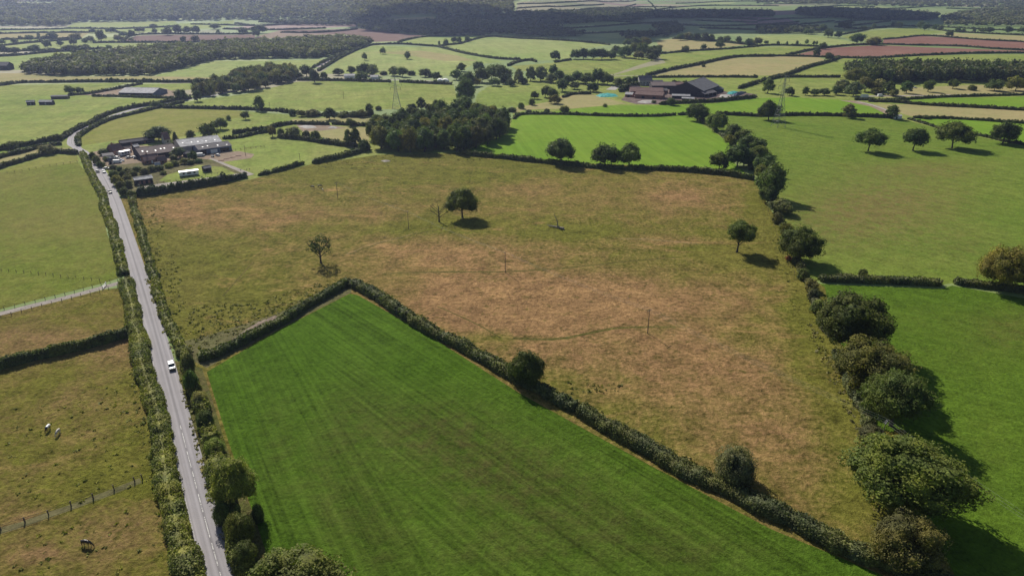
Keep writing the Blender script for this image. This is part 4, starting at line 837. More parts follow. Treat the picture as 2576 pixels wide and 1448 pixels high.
row([(1288, 276, 24, 12, 'bush'), (1311, 266, 18, 16, 'bush'), (1345, 238, 20, 18, 'dark'), (1372, 228, 26, 28, 'dark'), (1390, 232, 26, 26, 'dark'), (1396, 248, 30, 22, 'brown'), (1338, 256, 16, 18, 'bush')], 'from the left in the scrub beyond the wood', 'scrub trees beyond the wood')
row([(752, 190, 20, 16, 'tall'), (770, 176, 34, 28, 'dark'), (790, 188, 24, 34, 'dark'), (815, 189, 18, 16, 'bush'), (850, 180, 26, 16, 'tall'), (884, 175, 24, 20, 'dark'), (913, 172, 34, 30, 'dark'), (938, 176, 30, 28, 'willow'), (908, 190, 32, 22, 'dark'),
     (965, 184, 20, 10, 'bush'), (991, 178, 30, 22, 'willow'), (1012, 178, 26, 24, 'oak'), (1035, 184, 24, 12, 'bush'), (1070, 182, 28, 20, 'dark'), (1098, 190, 26, 18, 'dark'), (1085, 190, 20, 10, 'bush')],
    'from the left below the knoll', 'trees along the road below the knoll')
row([(1148, 187, 34, 24, 'tall'), (1160, 168, 26, 20, 'tall'), (1178, 196, 40, 34, 'dark'), (1203, 165, 28, 20, 'dark'), (1212, 186, 40, 36, 'dark'), (1236, 178, 40, 36, 'oak'), (1262, 180, 44, 40, 'dark'), (1272, 196, 34, 26, 'dark'), (1245, 205, 30, 18, 'oak'), (1197, 205, 24, 20, 'olive'),
     (1305, 190, 30, 34, 'willow'), (1335, 184, 30, 34, 'willow'), (1360, 184, 36, 34, 'willow'), (1385, 196, 30, 22, 'willow'), (1408, 190, 30, 26, 'tall'), (1430, 198, 32, 24, 'dark'), (1455, 192, 36, 28, 'dark'), (1478, 196, 36, 26, 'dark'), (1505, 190, 34, 34, 'dark'), (1528, 196, 30, 28, 'dark'), (1415, 212, 30, 30, 'dark'), (1445, 214, 24, 18, 'brown'),
     (1492, 218, 28, 22, 'dark'), (1555, 206, 26, 20, 'tall'), (1580, 204, 26, 22, 'tall'), (1598, 200, 20, 20, 'dark'), (1285, 206, 26, 18, 'dark'), (1318, 204, 22, 16, 'bush')],
    'in the belt left of the big farm', 'belt of trees left of the big farm')
row([(1447, 136, 26, 22, 'dark'), (1468, 133, 28, 26, 'dark'), (1492, 133, 30, 26, 'oak'), (1515, 134, 32, 26, 'dark'), (1538, 136, 26, 22, 'dark'), (1550, 126, 26, 22, 'oak'), (1572, 128, 34, 28, 'dark'), (1598, 120, 34, 28, 'olive'), (1620, 122, 34, 32, 'oak'), (1645, 130, 34, 30, 'dark'), (1600, 104, 34, 20, 'dark'), (1625, 104, 30, 22, 'olive'), (1656, 122, 22, 20, 'dark'), (1640, 142, 26, 18, 'dark'), (1580, 106, 26, 16, 'dark'), (1608, 138, 28, 18, 'olive')],
    'from the left in the copse at top centre', 'trees of the copse at top centre')
row([(1105, 108, 7, 10, 'tall'), (1121, 106, 14, 16, 'dark'), (1142, 99, 14, 16, 'dark'), (1155, 100, 14, 16, 'dark'), (1175, 97, 14, 14, 'dark')], 'from the left above the knoll', 'small trees above the knoll')
row([(1712, 92, 22, 16, 'dark'), (1732, 90, 24, 18, 'brown'), (1752, 92, 24, 18, 'dark'), (1775, 92, 22, 20, 'brown'), (1790, 94, 18, 16, 'dark'), (1812, 98, 14, 14, 'dark'), (1830, 97, 18, 16, 'olive'), (1858, 99, 16, 18, 'oak'), (1884, 104, 22, 16, 'oak'), (1907, 103, 22, 16, 'olive'), (1928, 106, 12, 9, 'oak'),
     (1958, 107, 9, 9, 'oak'), (1980, 109, 6, 10, 'tall'), (2005, 108, 8, 11, 'tall'), (2030, 105, 9, 12, 'tall'), (2048, 108, 8, 10, 'tall'), (2055, 108, 6, 9, 'tall')], 'from the left above the tan field', 'hedgerow trees at upper right of centre')
row([(2068, 70, 30, 18, 'dark'), (2085, 82, 24, 20, 'oak'), (2110, 86, 20, 16, 'dark'), (2035, 78, 26, 14, 'dark'), (2127, 62, 40, 14, 'dark'), (2172, 70, 16, 10, 'dark'), (2199, 66, 10, 14, 'dark'), (2250, 60, 16, 14, 'oak'), (2262, 62, 18, 14, 'dark'), (2318, 62, 20, 18, 'tall'), (2328, 66, 16, 18, 'dark'), (2353, 68, 10, 14, 'dark'), (2368, 69, 12, 12, 'dark'), (2410, 74, 12, 12, 'oak'), (2424, 76, 12, 9, 'oak'), (2452, 76, 10, 10, 'oak'), (2470, 75, 14, 11, 'dark'), (2490, 75, 18, 13, 'dark'), (2538, 74, 18, 16, 'dark'), (2572, 74, 16, 14, 'dark')],
    'from the left around the hill field', 'hedgerow trees at the far right')
row([(8, 124, 22, 20, 'dark'), (34, 126, 30, 14, 'dark'), (62, 125, 12, 8, 'bush'), (84, 121, 28, 18, 'oak'), (5, 104, 14, 12, 'oak'), (36, 102, 14, 12, 'oak'), (50, 94, 12, 8, 'brown'), (73, 95, 24, 13, 'dark'), (96, 94, 10, 10, 'dark'), (110, 94, 16, 10, 'dark'), (130, 90, 26, 16, 'tall'), (118, 110, 18, 17, 'dark'), (150, 108, 16, 13, 'dark'), (183, 104, 18, 15, 'dark'), (188, 90, 28, 14, 'olive'),
     (212, 102, 16, 15, 'dark'), (226, 97, 18, 14, 'oak'), (252, 88, 24, 26, 'dark'), (232, 77, 18, 12, 'oak'), (278, 75, 28, 9, 'dark'), (297, 95, 22, 16, 'brown'), (330, 84, 18, 18, 'dark'), (310, 85, 22, 12, 'oak'), (329, 99, 12, 8, 'oak'), (274, 118, 18, 12, 'oak'), (170, 120, 30, 14, 'brown'), (215, 118, 26, 12, 'tall'), (200, 124, 40, 10, 'dark'),
     (385, 65, 20, 8, 'dark'), (388, 77, 12, 12, 'dark'), (420, 76, 26, 20, 'oak'), (445, 72, 26, 20, 'tall'), (470, 74, 24, 16, 'oak'), (492, 73, 22, 18, 'dark'), (460, 97, 18, 13, 'oak'), (490, 96, 16, 16, 'dark'), (350, 74, 24, 10, 'dark'), (540, 66, 24, 12, 'dark'), (548, 79, 10, 10, 'oak'), (610, 76, 26, 16, 'dark'), (650, 72, 40, 12, 'dark'), (645, 82, 18, 18, 'dark')],
    'among the bright strips at upper left', 'hedgerow trees at the upper left')
# the dense wood behind the rough pasture, copse and big wood on the right
def wood(s, n, sp, wr, hr, kinds, label, group, px, cl=.06):
    P = [(p.x, p.y) for p in gpoly(s)]; A = np.array(P); x0, y0 = A.min(0); x1, y1 = A.max(0); got = []; tr = 0
    while len(got) < n and tr < 9000:
        tr += 1; x, y = random.uniform(x0, x1), random.uniform(y0, y1)
        if inside(P, np.array([x]), np.array([y]))[0] and all((x - a) ** 2 + (y - b) ** 2 > sp * sp for a, b in got): got.append((x, y))
    for x, y in got:
        kd = random.choice(kinds); H = random.uniform(*hr)
        place_tree(Vector((x, y, 0)), random.uniform(*wr), H * (1 - cl), H * cl, kd, label, group, px)
wood('938,352 955,372 975,381 1060,386 1150,384 1220,366 1275,345 1282,318 1240,304 1190,300 1110,302 1040,310 975,326 945,338', 74, 8.0, (10, 15), (13, 17.5), ['dark', 'dark', 'oak', 'brown', 'olive', 'oak', 'tall'], 'one of the closely packed trees of the dense wood behind the rough pasture', 'trees of the dense wood', 60)
wood('484,244 540,241 610,234 744,203 742,184 690,180 600,198 530,222 488,232', 92, 7.0, (10, 14), (10, 15), ['olive', 'olive', 'dark', 'oak', 'ybush' if False else 'olive'], 'one of the trees of the long copse above the green meadow', 'trees of the long copse', 20)
row([(2122, 215, 40, 30, 'willow'), (2150, 222, 40, 34, 'willow'), (2180, 210, 44, 36, 'brown'), (2212, 214, 36, 30, 'willow'), (2238, 220, 32, 32, 'tall'), (2105, 226, 26, 22, 'dark'), (2075, 230, 30, 18, 'dark'), (2050, 231, 26, 16, 'dark'), (2028, 228, 18, 20, 'tall'), (2250, 232, 28, 18, 'willow'), (2205, 228, 30, 16, 'olive'), (2155, 190, 50, 36, 'olive'), (2190, 186, 44, 38, 'dark')],
    'from the left before the large wood', 'mixed trees before the large dark wood')
# ------------------------------------------------------------------ woods that read as one mass
forest('woodland', 'large dark wood behind the brown field at the right edge', ['2150,206 2250,210 2400,206 2700,206 2700,186 2400,180 2190,178 2130,186'], 10, (11, 15), (14, 20), colr=(.050, .066, .028), lod=(9, 22, .13), browns=.2)
forest('woodland', 'long dark wood at the upper left', ['60,186 160,191 260,191 380,189 400,185 545,151 700,147 800,147 868,132 938,112 905,104 820,104 640,113 460,124 260,142 130,160 66,172'], 11, (9, 17), (8, 17), colr=(.085, .095, .038), lod=(9, 16, .14), browns=.3)
forest('woodland', 'wooded hillside along the top of the picture', ['-500,66 0,66 160,67 190,57 440,52 590,50 700,49 860,45 1000,40 1290,34 1290,-16 900,-22 0,-22 -500,-20'], 17, (11, 23), (8, 22), colr=(.120, .120, .060), lod=(6, 7, .2), browns=.3, holes=['22,17 147,16 140,6 60,4 22,7', '960,60 1010,50 1090,46 1095,38 960,40'])
forest('woodland', 'shaded valley wood left of the bright far hillside', holes=['960,62 1095,56 1095,40 1000,42 960,50'], polys=['1000,52 1275,38 1440,35 1620,42 1620,52 1450,62 1340,66 1290,88 1240,86 1070,90 1000,78', '640,60 860,46 1000,44 1000,62 850,66 720,64', '1290,92 1330,70 1420,78 1470,92 1400,95', '900,70 1000,64 1060,84 1000,86 930,80'], spacing=17, wr=(14, 20), hr=(10, 16), colr=(.050, .062, .034), lod=(6, 7, .2))
forest('woodland', 'long dark plantation on the far slope right of centre', ['1625,48 1945,44 1945,34 1760,32 1640,36', '2000,40 2190,52 2350,52 2360,42 2190,29 2010,26'], 15, (13, 18), (13, 19), colr=(.042, .052, .034), lod=(6, 7, .2))
forest('woodland', 'scattered trees thickly covering the far right slope', ['2375,68 2576,68 2700,68 2700,24 2576,22 2440,30 2370,46'], 30, (16, 26), (12, 18), colr=(.09, .10, .06), lod=(6, 8, .2))
forest('woodland', 'open woodland at the very top right', ['1900,10 2576,24 2700,26 2700,-14 1900,-14', '1290,4 1600,-4 1600,-14 1290,-14'], 44, (16, 28), (10, 16), colr=(.095, .105, .065), lod=(6, 8, .2))
forest('woodland', 'belt of trees below the shaded far fields', ['1905,86 2050,84 2090,80 2050,74 1905,76', '1560,92 1690,84 1690,92 1580,104', '1640,70 1700,62 1720,80 1690,88', '1450,36 1560,24 1640,30 1640,38'], 17, (13, 18), (10, 15), colr=(.048, .060, .034), lod=(6, 8, .2))
# weeds and nettles: uncountable clumps
def clumps(name, label, areas, colr, size):
    rg = np.random.default_rng(5 + len(label)); Vs = []
    for s, n in areas:
        P = [(p.x, p.y) for p in gpoly(s)]; A = np.array(P); lo, hi = A.min(0), A.max(0); X = rg.uniform(lo[0], hi[0], n * 3); Y = rg.uniform(lo[1], hi[1], n * 3)
        m = inside(P, X, Y); X, Y = X[m][:n], Y[m][:n]; sz = rg.uniform(.3, 1.3, len(X)) ** 2 * size
        k = 7; X = np.repeat(X, k) + rg.normal(0, .5, len(X) * k) * np.repeat(sz, k); Y = np.repeat(Y, k) + rg.normal(0, .5, len(Y) * k) * np.repeat(sz, k); sz = np.repeat(sz, k)
        Cc = np.column_stack([X, Y, T(X, Y) + rg.uniform(.05, .55, len(X)) * sz]); Vs.append(leaves(Cc, np.tile((0, 0, .8), (len(X), 1)), .8 * sz, .6, rg))
    v, q = join(Vs); o = link(name, quads(name, v, q), M['leaf']); o.color = (*colr, 1); tag(o, label, 'weeds', kind='stuff')
clumps('weeds', 'thistles and nettles dotted over the rough pasture beside the road and hedges', [('470,780 560,760 700,770 700,800 520,890 480,890', 420), ('380,620 440,640 480,840 440,860', 500), ('350,520 420,520 400,640 380,640', 260),
    ('620,770 700,740 840,700 860,715 700,790', 260), ('1960,500 2000,640 2030,800 2090,900 2060,920 1990,780 1940,600', 500), ('1420,960 1560,965 1560,985 1440,990', 60), ('940,390 1240,395 1230,405 780,430 780,418', 250)], (.120, .122, .034), .42)
clumps('weeds', 'dark weeds growing along the paddock side of the left roadside hedge', [('318,860 350,860 390,1060 430,1250 455,1448 430,1448 380,1260 340,1060', 1500), ('0,1040 330,940 400,1200 0,1330', 200), ('0,1360 350,1240 420,1448 0,1448', 60)], (.130, .138, .030), .34)
clumps('rough_grass', 'long tufty grass on the verges either side of the road', [('330,700 322,720 350,860 372,960 398,1080 430,1230 478,1448 500,1448 455,1230 425,1090 400,960 372,860', 2600), ('365,700 380,690 410,800 450,900 440,900 400,800', 900), ('447,930 462,930 500,1100 540,1260 600,1448 585,1448 530,1280 490,1130', 1500), ('2000,700 2030,800 2100,900 2200,1120 2240,1340 2215,1330 2160,1100 2060,900', 1200), ('1700,1175 1900,1262 2190,1405 2205,1395 1960,1260 1720,1150', 1300), ('930,725 1300,915 1720,1150 1700,1160 1290,925 900,715', 1200)], (.150, .140, .060), .45)
# ------------------------------------------------------------------ buildings
def frame(a, b):                                                # base line seen from A to B: origin, x axis, angle
    A, B = G(*a), G(*b); d = Vector((B.x - A.x, B.y - A.y, 0)); return A, d.length, math.atan2(d.y, d.x)
def barn(name, label, cat, a, b, wid, hw, hr, roofm, wallm, sky_l=0, doors=(), open_front=False, over=.4, group=None, gable_front=False, chimney=False, windows=0):
    """A-B is the foot of the long wall nearest the viewer; the building reaches wid metres behind it"""
    A, L, rz = frame(a, b); o = empty(name, (A.x, A.y, float(T(A.x, A.y)) - .1), rz, label, cat, group)
    m = MB(); t = .2
    m.box((t / 2, wid / 2, hw / 2), (t, wid, hw)); m.box((L - t / 2, wid / 2, hw / 2), (t, wid, hw)); m.box((L / 2, wid - t / 2, hw / 2), (L - 2 * t, t, hw))
    if not open_front: m.box((L / 2, t / 2, hw / 2), (L - 2 * t, t, hw))
    m.build('wall', wallm, o)
    if open_front:
        q = MB(); n = max(2, int(L / 6))
        for i in range(n + 1): q.box((t + .15 + (L - 2 * t - .3) * i / n, .2, hw / 2), (.28, .28, hw))
        q.build('post', M['steel'], o)
    for x0 in (0, L - t):
        g = MB(); g.add([(x0, 0, hw), (x0 + t, 0, hw), (x0 + t, wid, hw), (x0, wid, hw), (x0, wid / 2, hw + hr), (x0 + t, wid / 2, hw + hr)], [(0, 4, 3), (1, 2, 5), (0, 1, 5, 4), (3, 4, 5, 2), (0, 3, 2, 1)]); g.build('gable', wallm, o)
    sl = hr / (wid / 2)
    for s in (0, 1):
        y0, y1 = (-over, wid / 2) if s == 0 else (wid + over, wid / 2); z0 = hw - over * sl + .12; z1 = hw + hr + .12
        r = MB(); X0, X1 = -over, L + over
        r.add([(X0, y0, z0), (X1, y0, z0), (X1, y1, z1), (X0, y1, z1), (X0, y0, z0 + .12), (X1, y0, z0 + .12), (X1, y1, z1 + .12), (X0, y1, z1 + .12)],
              [(0, 3, 2, 1), (4, 5, 6, 7), (0, 1, 5, 4), (1, 2, 6, 5), (2, 3, 7, 6), (3, 0, 4, 7)] if s == 0 else [(0, 1, 2, 3), (4, 7, 6, 5), (0, 4, 5, 1), (1, 5, 6, 2), (2, 6, 7, 3), (3, 7, 4, 0)])
        ro = r.build('roof', roofm, o)
        if sky_l and s == 0:
            for i in range(sky_l):
                x = L * (i + .7) / (sky_l + .4); f = .45; yy = y0 + (y1 - y0) * f; zz = z0 + (z1 - z0) * f + .16; q = MB(); dy = random.uniform(.5, .9); x += random.uniform(-1.5, 1.5); yy += random.uniform(-1.2, 1.2); zz = z0 + (z1 - z0) * (yy - y0) / (y1 - y0) + .16
                q.add([(x - .45, yy - dy, zz - dy * sl), (x + .45, yy - dy, zz - dy * sl), (x + .45, yy + dy, zz + dy * sl), (x - .45, yy + dy, zz + dy * sl),
                       (x - .45, yy - dy, zz - dy * sl + .05), (x + .45, yy - dy, zz - dy * sl + .05), (x + .45, yy + dy, zz + dy * sl + .05), (x - .45, yy + dy, zz + dy * sl + .05)],
                      [(0, 3, 2, 1), (4, 5, 6, 7), (0, 1, 5, 4), (1, 2, 6, 5), (2, 3, 7, 6), (3, 0, 4, 7)]); q.build('skylight', M['whiteplastic'], ro)
    if hr > .8: MB().box((L / 2, wid / 2, hw + hr + .27), (L + 2 * over, .5, .14)).build('ridge_cap', roofm, o)
    for x, dw, dh, mt in doors:
        MB().box((x * L, -.06, dh / 2), (dw, .1, dh)).build('door', mt, o)
    for i in range(windows):
        x = L * (i + .5) / windows; wn = MB().box((x, -.05, hw * .55), (1.2, .08, 1.1)).build('window', M['glass'], o)
        MB().box((x, -.08, hw * .55 - .6), (1.4, .16, .08)).build('sill', M['white'], wn)
    if chimney: MB().box((L * .3, wid / 2, hw + hr + .6), (.7, .7, 1.5)).box((L * .3, wid / 2, hw + hr + 1.45), (.45, .45, .3)).build('chimney', M['brick'], o)
    return o
barn('barn', 'long barn with a pale silver roof in the green field at the upper left', 'barn', (300, 242), (386, 243), 26, 3.6, 3.6, M['silver'], M['bluewall'], open_front=True)
barn('shed', 'black windowless shed right of the small grey huts at the upper left', 'shed', (129, 250), (170, 249), 6, 2.8, .8, M['slate'], M['black'])
barn('hut', 'larger of the two small grey huts in the upper left field', 'hut', (102 - 3, 264), (134 - 3, 264), 5, 3.0, 1.2, M['silver'], M['boards'], doors=[(.5, 1.4, 2.1, M['grey'])], group='grey huts')
barn('hut', 'smaller grey hut right of the larger one in the upper left field', 'hut', (68, 265), (88, 264), 4, 3.2, 1.0, M['silver'], M['boards'], doors=[(.5, 1.2, 2.1, M['grey'])], group='grey huts')
barn('farm_shed', 'long farm shed with a purple-brown roof and a row of skylights', 'shed', (357, 404), (449, 391), 22, 3.4, 3.0, M['purpleroof'], M['boards'], sky_l=6, doors=[(.8, 4, 3, M['boards'])])
barn('farm_shed', 'silver roofed farm shed at the right end of the farm', 'shed', (457, 383), (560, 369), 22, 3.8, 3.0, M['silver'], M['render'], sky_l=5, doors=[(.35, 5, 3.2, M['black'])])
barn('farm_shed', 'blue-grey lean-to shed in front of the silver roofed farm shed', 'shed', (502, 390), (584, 378), 15, 3.6, 1.8, M['greyroof'], M['bluewall'], sky_l=4, doors=[(.12, 4.5, 3, M['black']), (.45, 4.5, 2.6, M['white']), (.78, 6, 2.8, M['black'])])
barn('farm_shed', 'narrow dark stable range behind the long farm shed', 'shed', (306, 369), (390, 358), 6, 2.6, 1.4, M['greyroof'], M['boards'], doors=[(.3, 1.4, 2.1, M['brick']), (.7, 1.4, 2.1, M['brick'])])
barn('house', 'red-brown roofed cottage at the left end of the farm', 'house', (288, 391), (313, 386), 8, 3.2, 3.4, M['redroof'], M['brick'], chimney=True, windows=2, doors=[(.5, 1, 2.1, M['white'])])
barn('bungalow', 'red tiled bungalow in front of the long farm shed', 'house', (366, 414), (402, 409), 9, 2.6, 2.8, M['redroof'], M['brick'], chimney=True, windows=3, doors=[(.5, 1, 2.1, M['white'])])
barn('bungalow_wing', 'red tiled outbuilding at the right end of the bungalow', 'house', (401, 414), (421, 411), 6, 2.4, 2.2, M['redroof'], M['brick'], windows=1)
barn('oast_gable', 'pale pointed gable house under the dark conifer', 'house', (417, 364), (430, 362), 7, 4.0, 4.2, M['redroof'], M['render'], windows=1)
barn('garage', 'flat grey roofed garage beside the parked cars at the farm entrance', 'garage', (262, 402), (288, 399), 8, 2.5, .5, M['greyroof'], M['render'], doors=[(.5, 3, 2.1, M['white'])])
barn('stable', 'dark stable with a pale roof behind the conifer hedge', 'stable', (342, 466), (386, 460), 5.5, 3.0, .9, M['silver'], M['boards'], doors=[(.25, 1.3, 2.1, M['brick']), (.5, 1.3, 2.1, M['brick']), (.78, 1.3, 2.1, M['brick'])])
barn('field_shelter', 'small dark field shelter right of the white mobile home', 'shed', (516, 434), (533, 431), 4.5, 2.6, .9, M['slate'], M['boards'])
barn('barn', 'huge grey roofed barn of the big farm, seen at its gable', 'barn', (1768, 244), (1808, 230), 37, 6.0, 7.5, M['slate'], M['boards'], group='sheds of the big farm')
barn('farm_shed', 'low grey lean-to right of the huge barn', 'shed', (1772, 246), (1802, 240), 9, 3.5, 1.6, M['greyroof'], M['boards'], open_front=True, group='sheds of the big farm')
barn('farm_shed', 'brick cattle shed with a red-brown roof left of the huge barn', 'shed', (1597, 247), (1666, 250), 14, 4.0, 2.6, M['redroof'], M['brick'], doors=[(.3, 3, 2.6, M['boards']), (.7, 3, 2.6, M['boards'])], group='sheds of the big farm')
barn('farm_shed', 'long red-brown roofed range behind the brick cattle shed', 'shed', (1585, 238), (1668, 238), 18, 3.6, 2.8, M['redroof'], M['brick'], group='sheds of the big farm')
barn('farm_shed', 'purple roofed range at the back of the big farm', 'shed', (1640, 224), (1700, 224), 24, 3.6, 2.6, M['purpleroof'], M['boards'], group='sheds of the big farm')
barn('farm_shed', 'low shed with a pale roof at the foot of the huge barn gable', 'shed', (1690, 248), (1735, 249), 6, 3.0, 1.2, M['silver'], M['boards'], group='sheds of the big farm')
barn('farm_shed', 'small pale roofed lean-to in front of the huge barn', 'shed', (1715, 254), (1745, 255), 5, 2.6, .9, M['silver'], M['boards'], group='sheds of the big farm')
barn('house', 'grey rendered farmhouse among trees left of the big farm', 'house', (1608, 216), (1640, 216), 12, 6.0, 4.5, M['slate'], M['render'], chimney=True, windows=4, doors=[(.5, 1.1, 2.2, M['white'])])
barn('shed', 'white field shed on posts beside the track near the right edge', 'shed', (2250, 299), (2268, 299), 4, 2.4, .7, M['silver'], M['white'], doors=[(.3, 1.4, 1.7, M['glass'])])
barn('house', 'white cottage far off below the wooded hill', 'house', (1085 / 3.84 + 637 + 20, 76), (970, 76), 14, 5, 3, M['silver'], M['white'], windows=3, group='far white houses'); barn('house', 'second white cottage far off below the wooded hill', 'house', (945, 76), (952, 76), 12, 5, 3, M['silver'], M['white'], windows=1, group='far white houses')
barn('house', 'small barn at the left edge beside the long wood', 'barn', (-6, 177), (20, 177), 16, 6, 4, M['greyroof'], M['boards'], doors=[(.5, 4, 4, M['black'])])
barn('shed', 'long low white-roofed shed by the road below the knoll', 'shed', (866, 197), (892, 197), 10, 3, 1.6, M['silver'], M['white'])
barn('shed', 'white sheet-roofed shed by the road, right of the longer one', 'shed', (932, 199), (950, 199), 9, 2.6, 1.6, M['silver'], M['white'])
for a, b, wd, hw, rm, wm, lb in [((1650, 236), (1680, 235), 10, 3, 'greyroof', 'brick', 'small grey roofed shed between the brick range and the huge barn'), ((1572, 244), (1590, 245), 8, 2.8, 'silver', 'brick', 'small pale roofed outbuilding left of the brick cattle shed'),
    ((1700, 222), (1722, 221), 12, 4, 'redroof', 'brick', 'red-brown roofed store behind the huge barn'), ((1800, 233), (1820, 231), 9, 3, 'slate', 'boards', 'dark shed at the right foot of the huge barn'), ((1590, 230), (1612, 229), 9, 3, 'purpleroof', 'brick', 'purple roofed outbuilding below the farmhouse'), ((1645, 214), (1668, 214), 9, 3, 'greyroof', 'boards', 'grey shed right of the farmhouse')]:
    barn('outbuilding', lb, 'shed', a, b, wd, hw, 1.8, M[rm], M[wm], group='sheds of the big farm', doors=[(.5, 2.4, 2.4, M['boards'])])
for a, b, wd, rm, wm, lb in [((318, 384), (332, 382), 5, 'purpleroof', 'brick', 'small purple roofed store behind the white caravan'), ((340, 378), (352, 376), 5, 'silver', 'boards', 'small pale roofed shed at the end of the stable range'), ((392, 424), (404, 423), 3, 'silver', 'boards', 'tiny garden shed below the bungalow'), ((274, 413), (284, 412), 3, 'greyroof', 'render', 'tiny grey shed by the roadside bushes'), ((464, 396), (480, 394), 5, 'greyroof', 'boards', 'low grey shed beside the dark garden tree')]:
    barn('outbuilding', lb, 'shed', a, b, wd, 2.4, 1.0, M[rm], M[wm], group='outbuildings of the near farm', doors=[(.5, 1.2, 2, M['boards'])])
# polytunnels (domes)
for i, (x, lb) in enumerate(((1107, 'left one of two white domed tunnels by the road'), (1120, 'right one of two white domed tunnels by the road'))):
    p = G(x, 207); m = MB(); n = 10; R_ = 4.6; ys = [-5, 5]
    V = [(R_ * math.cos(math.pi * k / n), y, R_ * .85 * math.sin(math.pi * k / n)) for y in ys for k in range(n + 1)]
    m.add(V, [(k, k + 1, n + 2 + k, n + 1 + k) for k in range(n)] + [tuple(range(n, -1, -1)), tuple(range(n + 1, 2 * n + 2))])
    o = m.build('polytunnel', M['whiteplastic']); o.location = (p.x, p.y, float(T(p.x, p.y))); tag(o, lb, 'polytunnel', 'white domed tunnels')
# static caravan
def caravan(a, b, lb):
    A, L, rz = frame(a, b); o = empty('mobile_home', (A.x, A.y, float(T(A.x, A.y))), rz, lb, 'mobile home'); wd = 3.4
    m = MB().prism([(0, .5), (L, .5), (L, 2.9), (L - .15, 3.0), (.15, 3.0), (0, 2.9)], 0, wd); m.build('body', M['white'], o, bevel=.1)
    r = MB(); r.prism([(-.15, 3.0), (L + .15, 3.0), (L + .15, 3.1), (-.15, 3.1)], -.15, wd + .15); r.add([(-.15, -.15, 3.11), (L + .15, -.15, 3.11), (L + .15, wd / 2, 3.5), (-.15, wd / 2, 3.5), (L + .15, wd + .15, 3.11), (-.15, wd + .15, 3.11)], [(0, 1, 2, 3), (3, 2, 4, 5), (0, 3, 5), (1, 4, 2)]); r.build('roof', M['white'], o)
    for x in (.22, .45, .55, .78): MB().box((L * x, -.03, 1.9), (1.1, .06, 1.0)).build('window', M['glass'], o)
    for x in (.15, .5, .85): MB().box((L * x, wd / 2, .25), (.5, wd * .8, .5)).build('support', M['rubber'], o)
caravan((453, 446), (501, 440), 'long white mobile home on the farm paddock')
caravan((305, 394), (330, 389), 'white caravan parked between the cottage and the long farm shed')

# ------------------------------------------------------------------ vehicles
def wheel(m, x, y, r, w_): m.tube([(x, y - w_ / 2, r), (x, y + w_ / 2, r)], r, 14)
def car(px, py, head, colr, label, L=4.3, W_=1.8, H=1.5, suv=False, group=None, dz=.09, van=False):
    p = G(px, py); o = empty('car' if not van else 'van', (p.x, p.y, float(T(p.x, p.y)) + dz), head, label, 'car' if not van else 'van', group)
    h = W_ / 2; b = MB(); zb = .32; zw = H * .58                # x forward
    if van: prof = [(-L / 2, zb), (L / 2, zb), (L / 2 - .02, .95), (L / 2 - .55, 1.15), (L / 2 - 1.05, H * .95), (L / 2 - 1.35, H), (-L / 2 + .05, H), (-L / 2, H - .1)]
    else: prof = [(-L / 2, zb + .1), (-L / 2 + .1, zb), (L / 2 - .1, zb), (L / 2, zb + .15), (L / 2 - .02, zw - .12), (L / 2 - .2, zw), (L * .2, zw + .08), (-L / 2 + .1, zw + .06), (-L / 2, zw - .1)]
    bo = b.prism(prof, -h, h).build('body', colr, o, bevel=.06)
    if not van:
        f0, f1, r0, r1 = (L * .21, L * .10, -L * .46, -L * .42) if suv else (L * .2, L * .05, -L * .42, -L * .25)
        g = MB(); k = .86
        V = [(r0, -h * .97, zw + .02), (f0, -h * .97, zw + .02), (f0, h * .97, zw + .02), (r0, h * .97, zw + .02), (r1, -h * k, H - .06), (f1, -h * k, H - .06), (f1, h * k, H - .06), (r1, h * k, H - .06)]
        g.add(V, [(0, 1, 2, 3)[::-1], (4, 5, 6, 7), (0, 1, 5, 4), (1, 2, 6, 5), (2, 3, 7, 6), (3, 0, 4, 7)]).build('windows', M['glass'], o)
        MB().box(((r1 + f1) / 2, 0, H - .03), (f1 - r1 + .1, W_ * k, .08)).build('roof', colr, o, bevel=.03)
        pl = MB()
        for s in (-1, 1):
            for (xa, xb) in ((f0, f1), (r0, r1), ((f0 + r0) / 2, (f1 + r1) / 2)): pl.tube([(xa, s * h * .965, zw), (xb, s * h * k, H - .05)], .04, 5)
        pl.build('pillars', colr, o)
    else:
        MB().add([(L / 2 - .56, -h * .9, 1.18), (L / 2 - .56, h * .9, 1.18), (L / 2 - 1.04, h * .86, H * .93), (L / 2 - 1.04, -h * .86, H * .93)], [(0, 1, 2, 3)]).build('windscreen', M['glass'], o).location = (.03, 0, .03)
    r = .36 if suv else .32
    for sx in (-1, 1):
        for sy in (-1, 1):
            m = MB(); wheel(m, sx * L * .31, sy * (h - .08), r, .22); wh = m.build('wheel', M['rubber'], o)
            m = MB(); m.tube([(sx * L * .31, sy * (h - .08) - .125, r), (sx * L * .31, sy * (h - .08) + .125, r)], r * .55, 10); m.build('rim', M['steel'], wh)
    for sy in (-1, 1): MB().box((L / 2 + .0, sy * h * .68, zw - .22), (.08, .34, .16)).build('headlight', M['chrome'], o)
    MB().box((L / 2 + .02, 0, zb + .2), (.1, W_ * .96, .24)).build('bumper', M['black'], o)
    if not van: MB().box((L / 2 + .0, 0, zw - .22), (.07, W_ * .4, .2)).build('grille', M['black'], o)
    for sy in (-1, 1): MB().box((L * .17, sy * (h + .1), zw + .1), (.12, .2, .14)).build('mirror', M['black'], o)
    return o
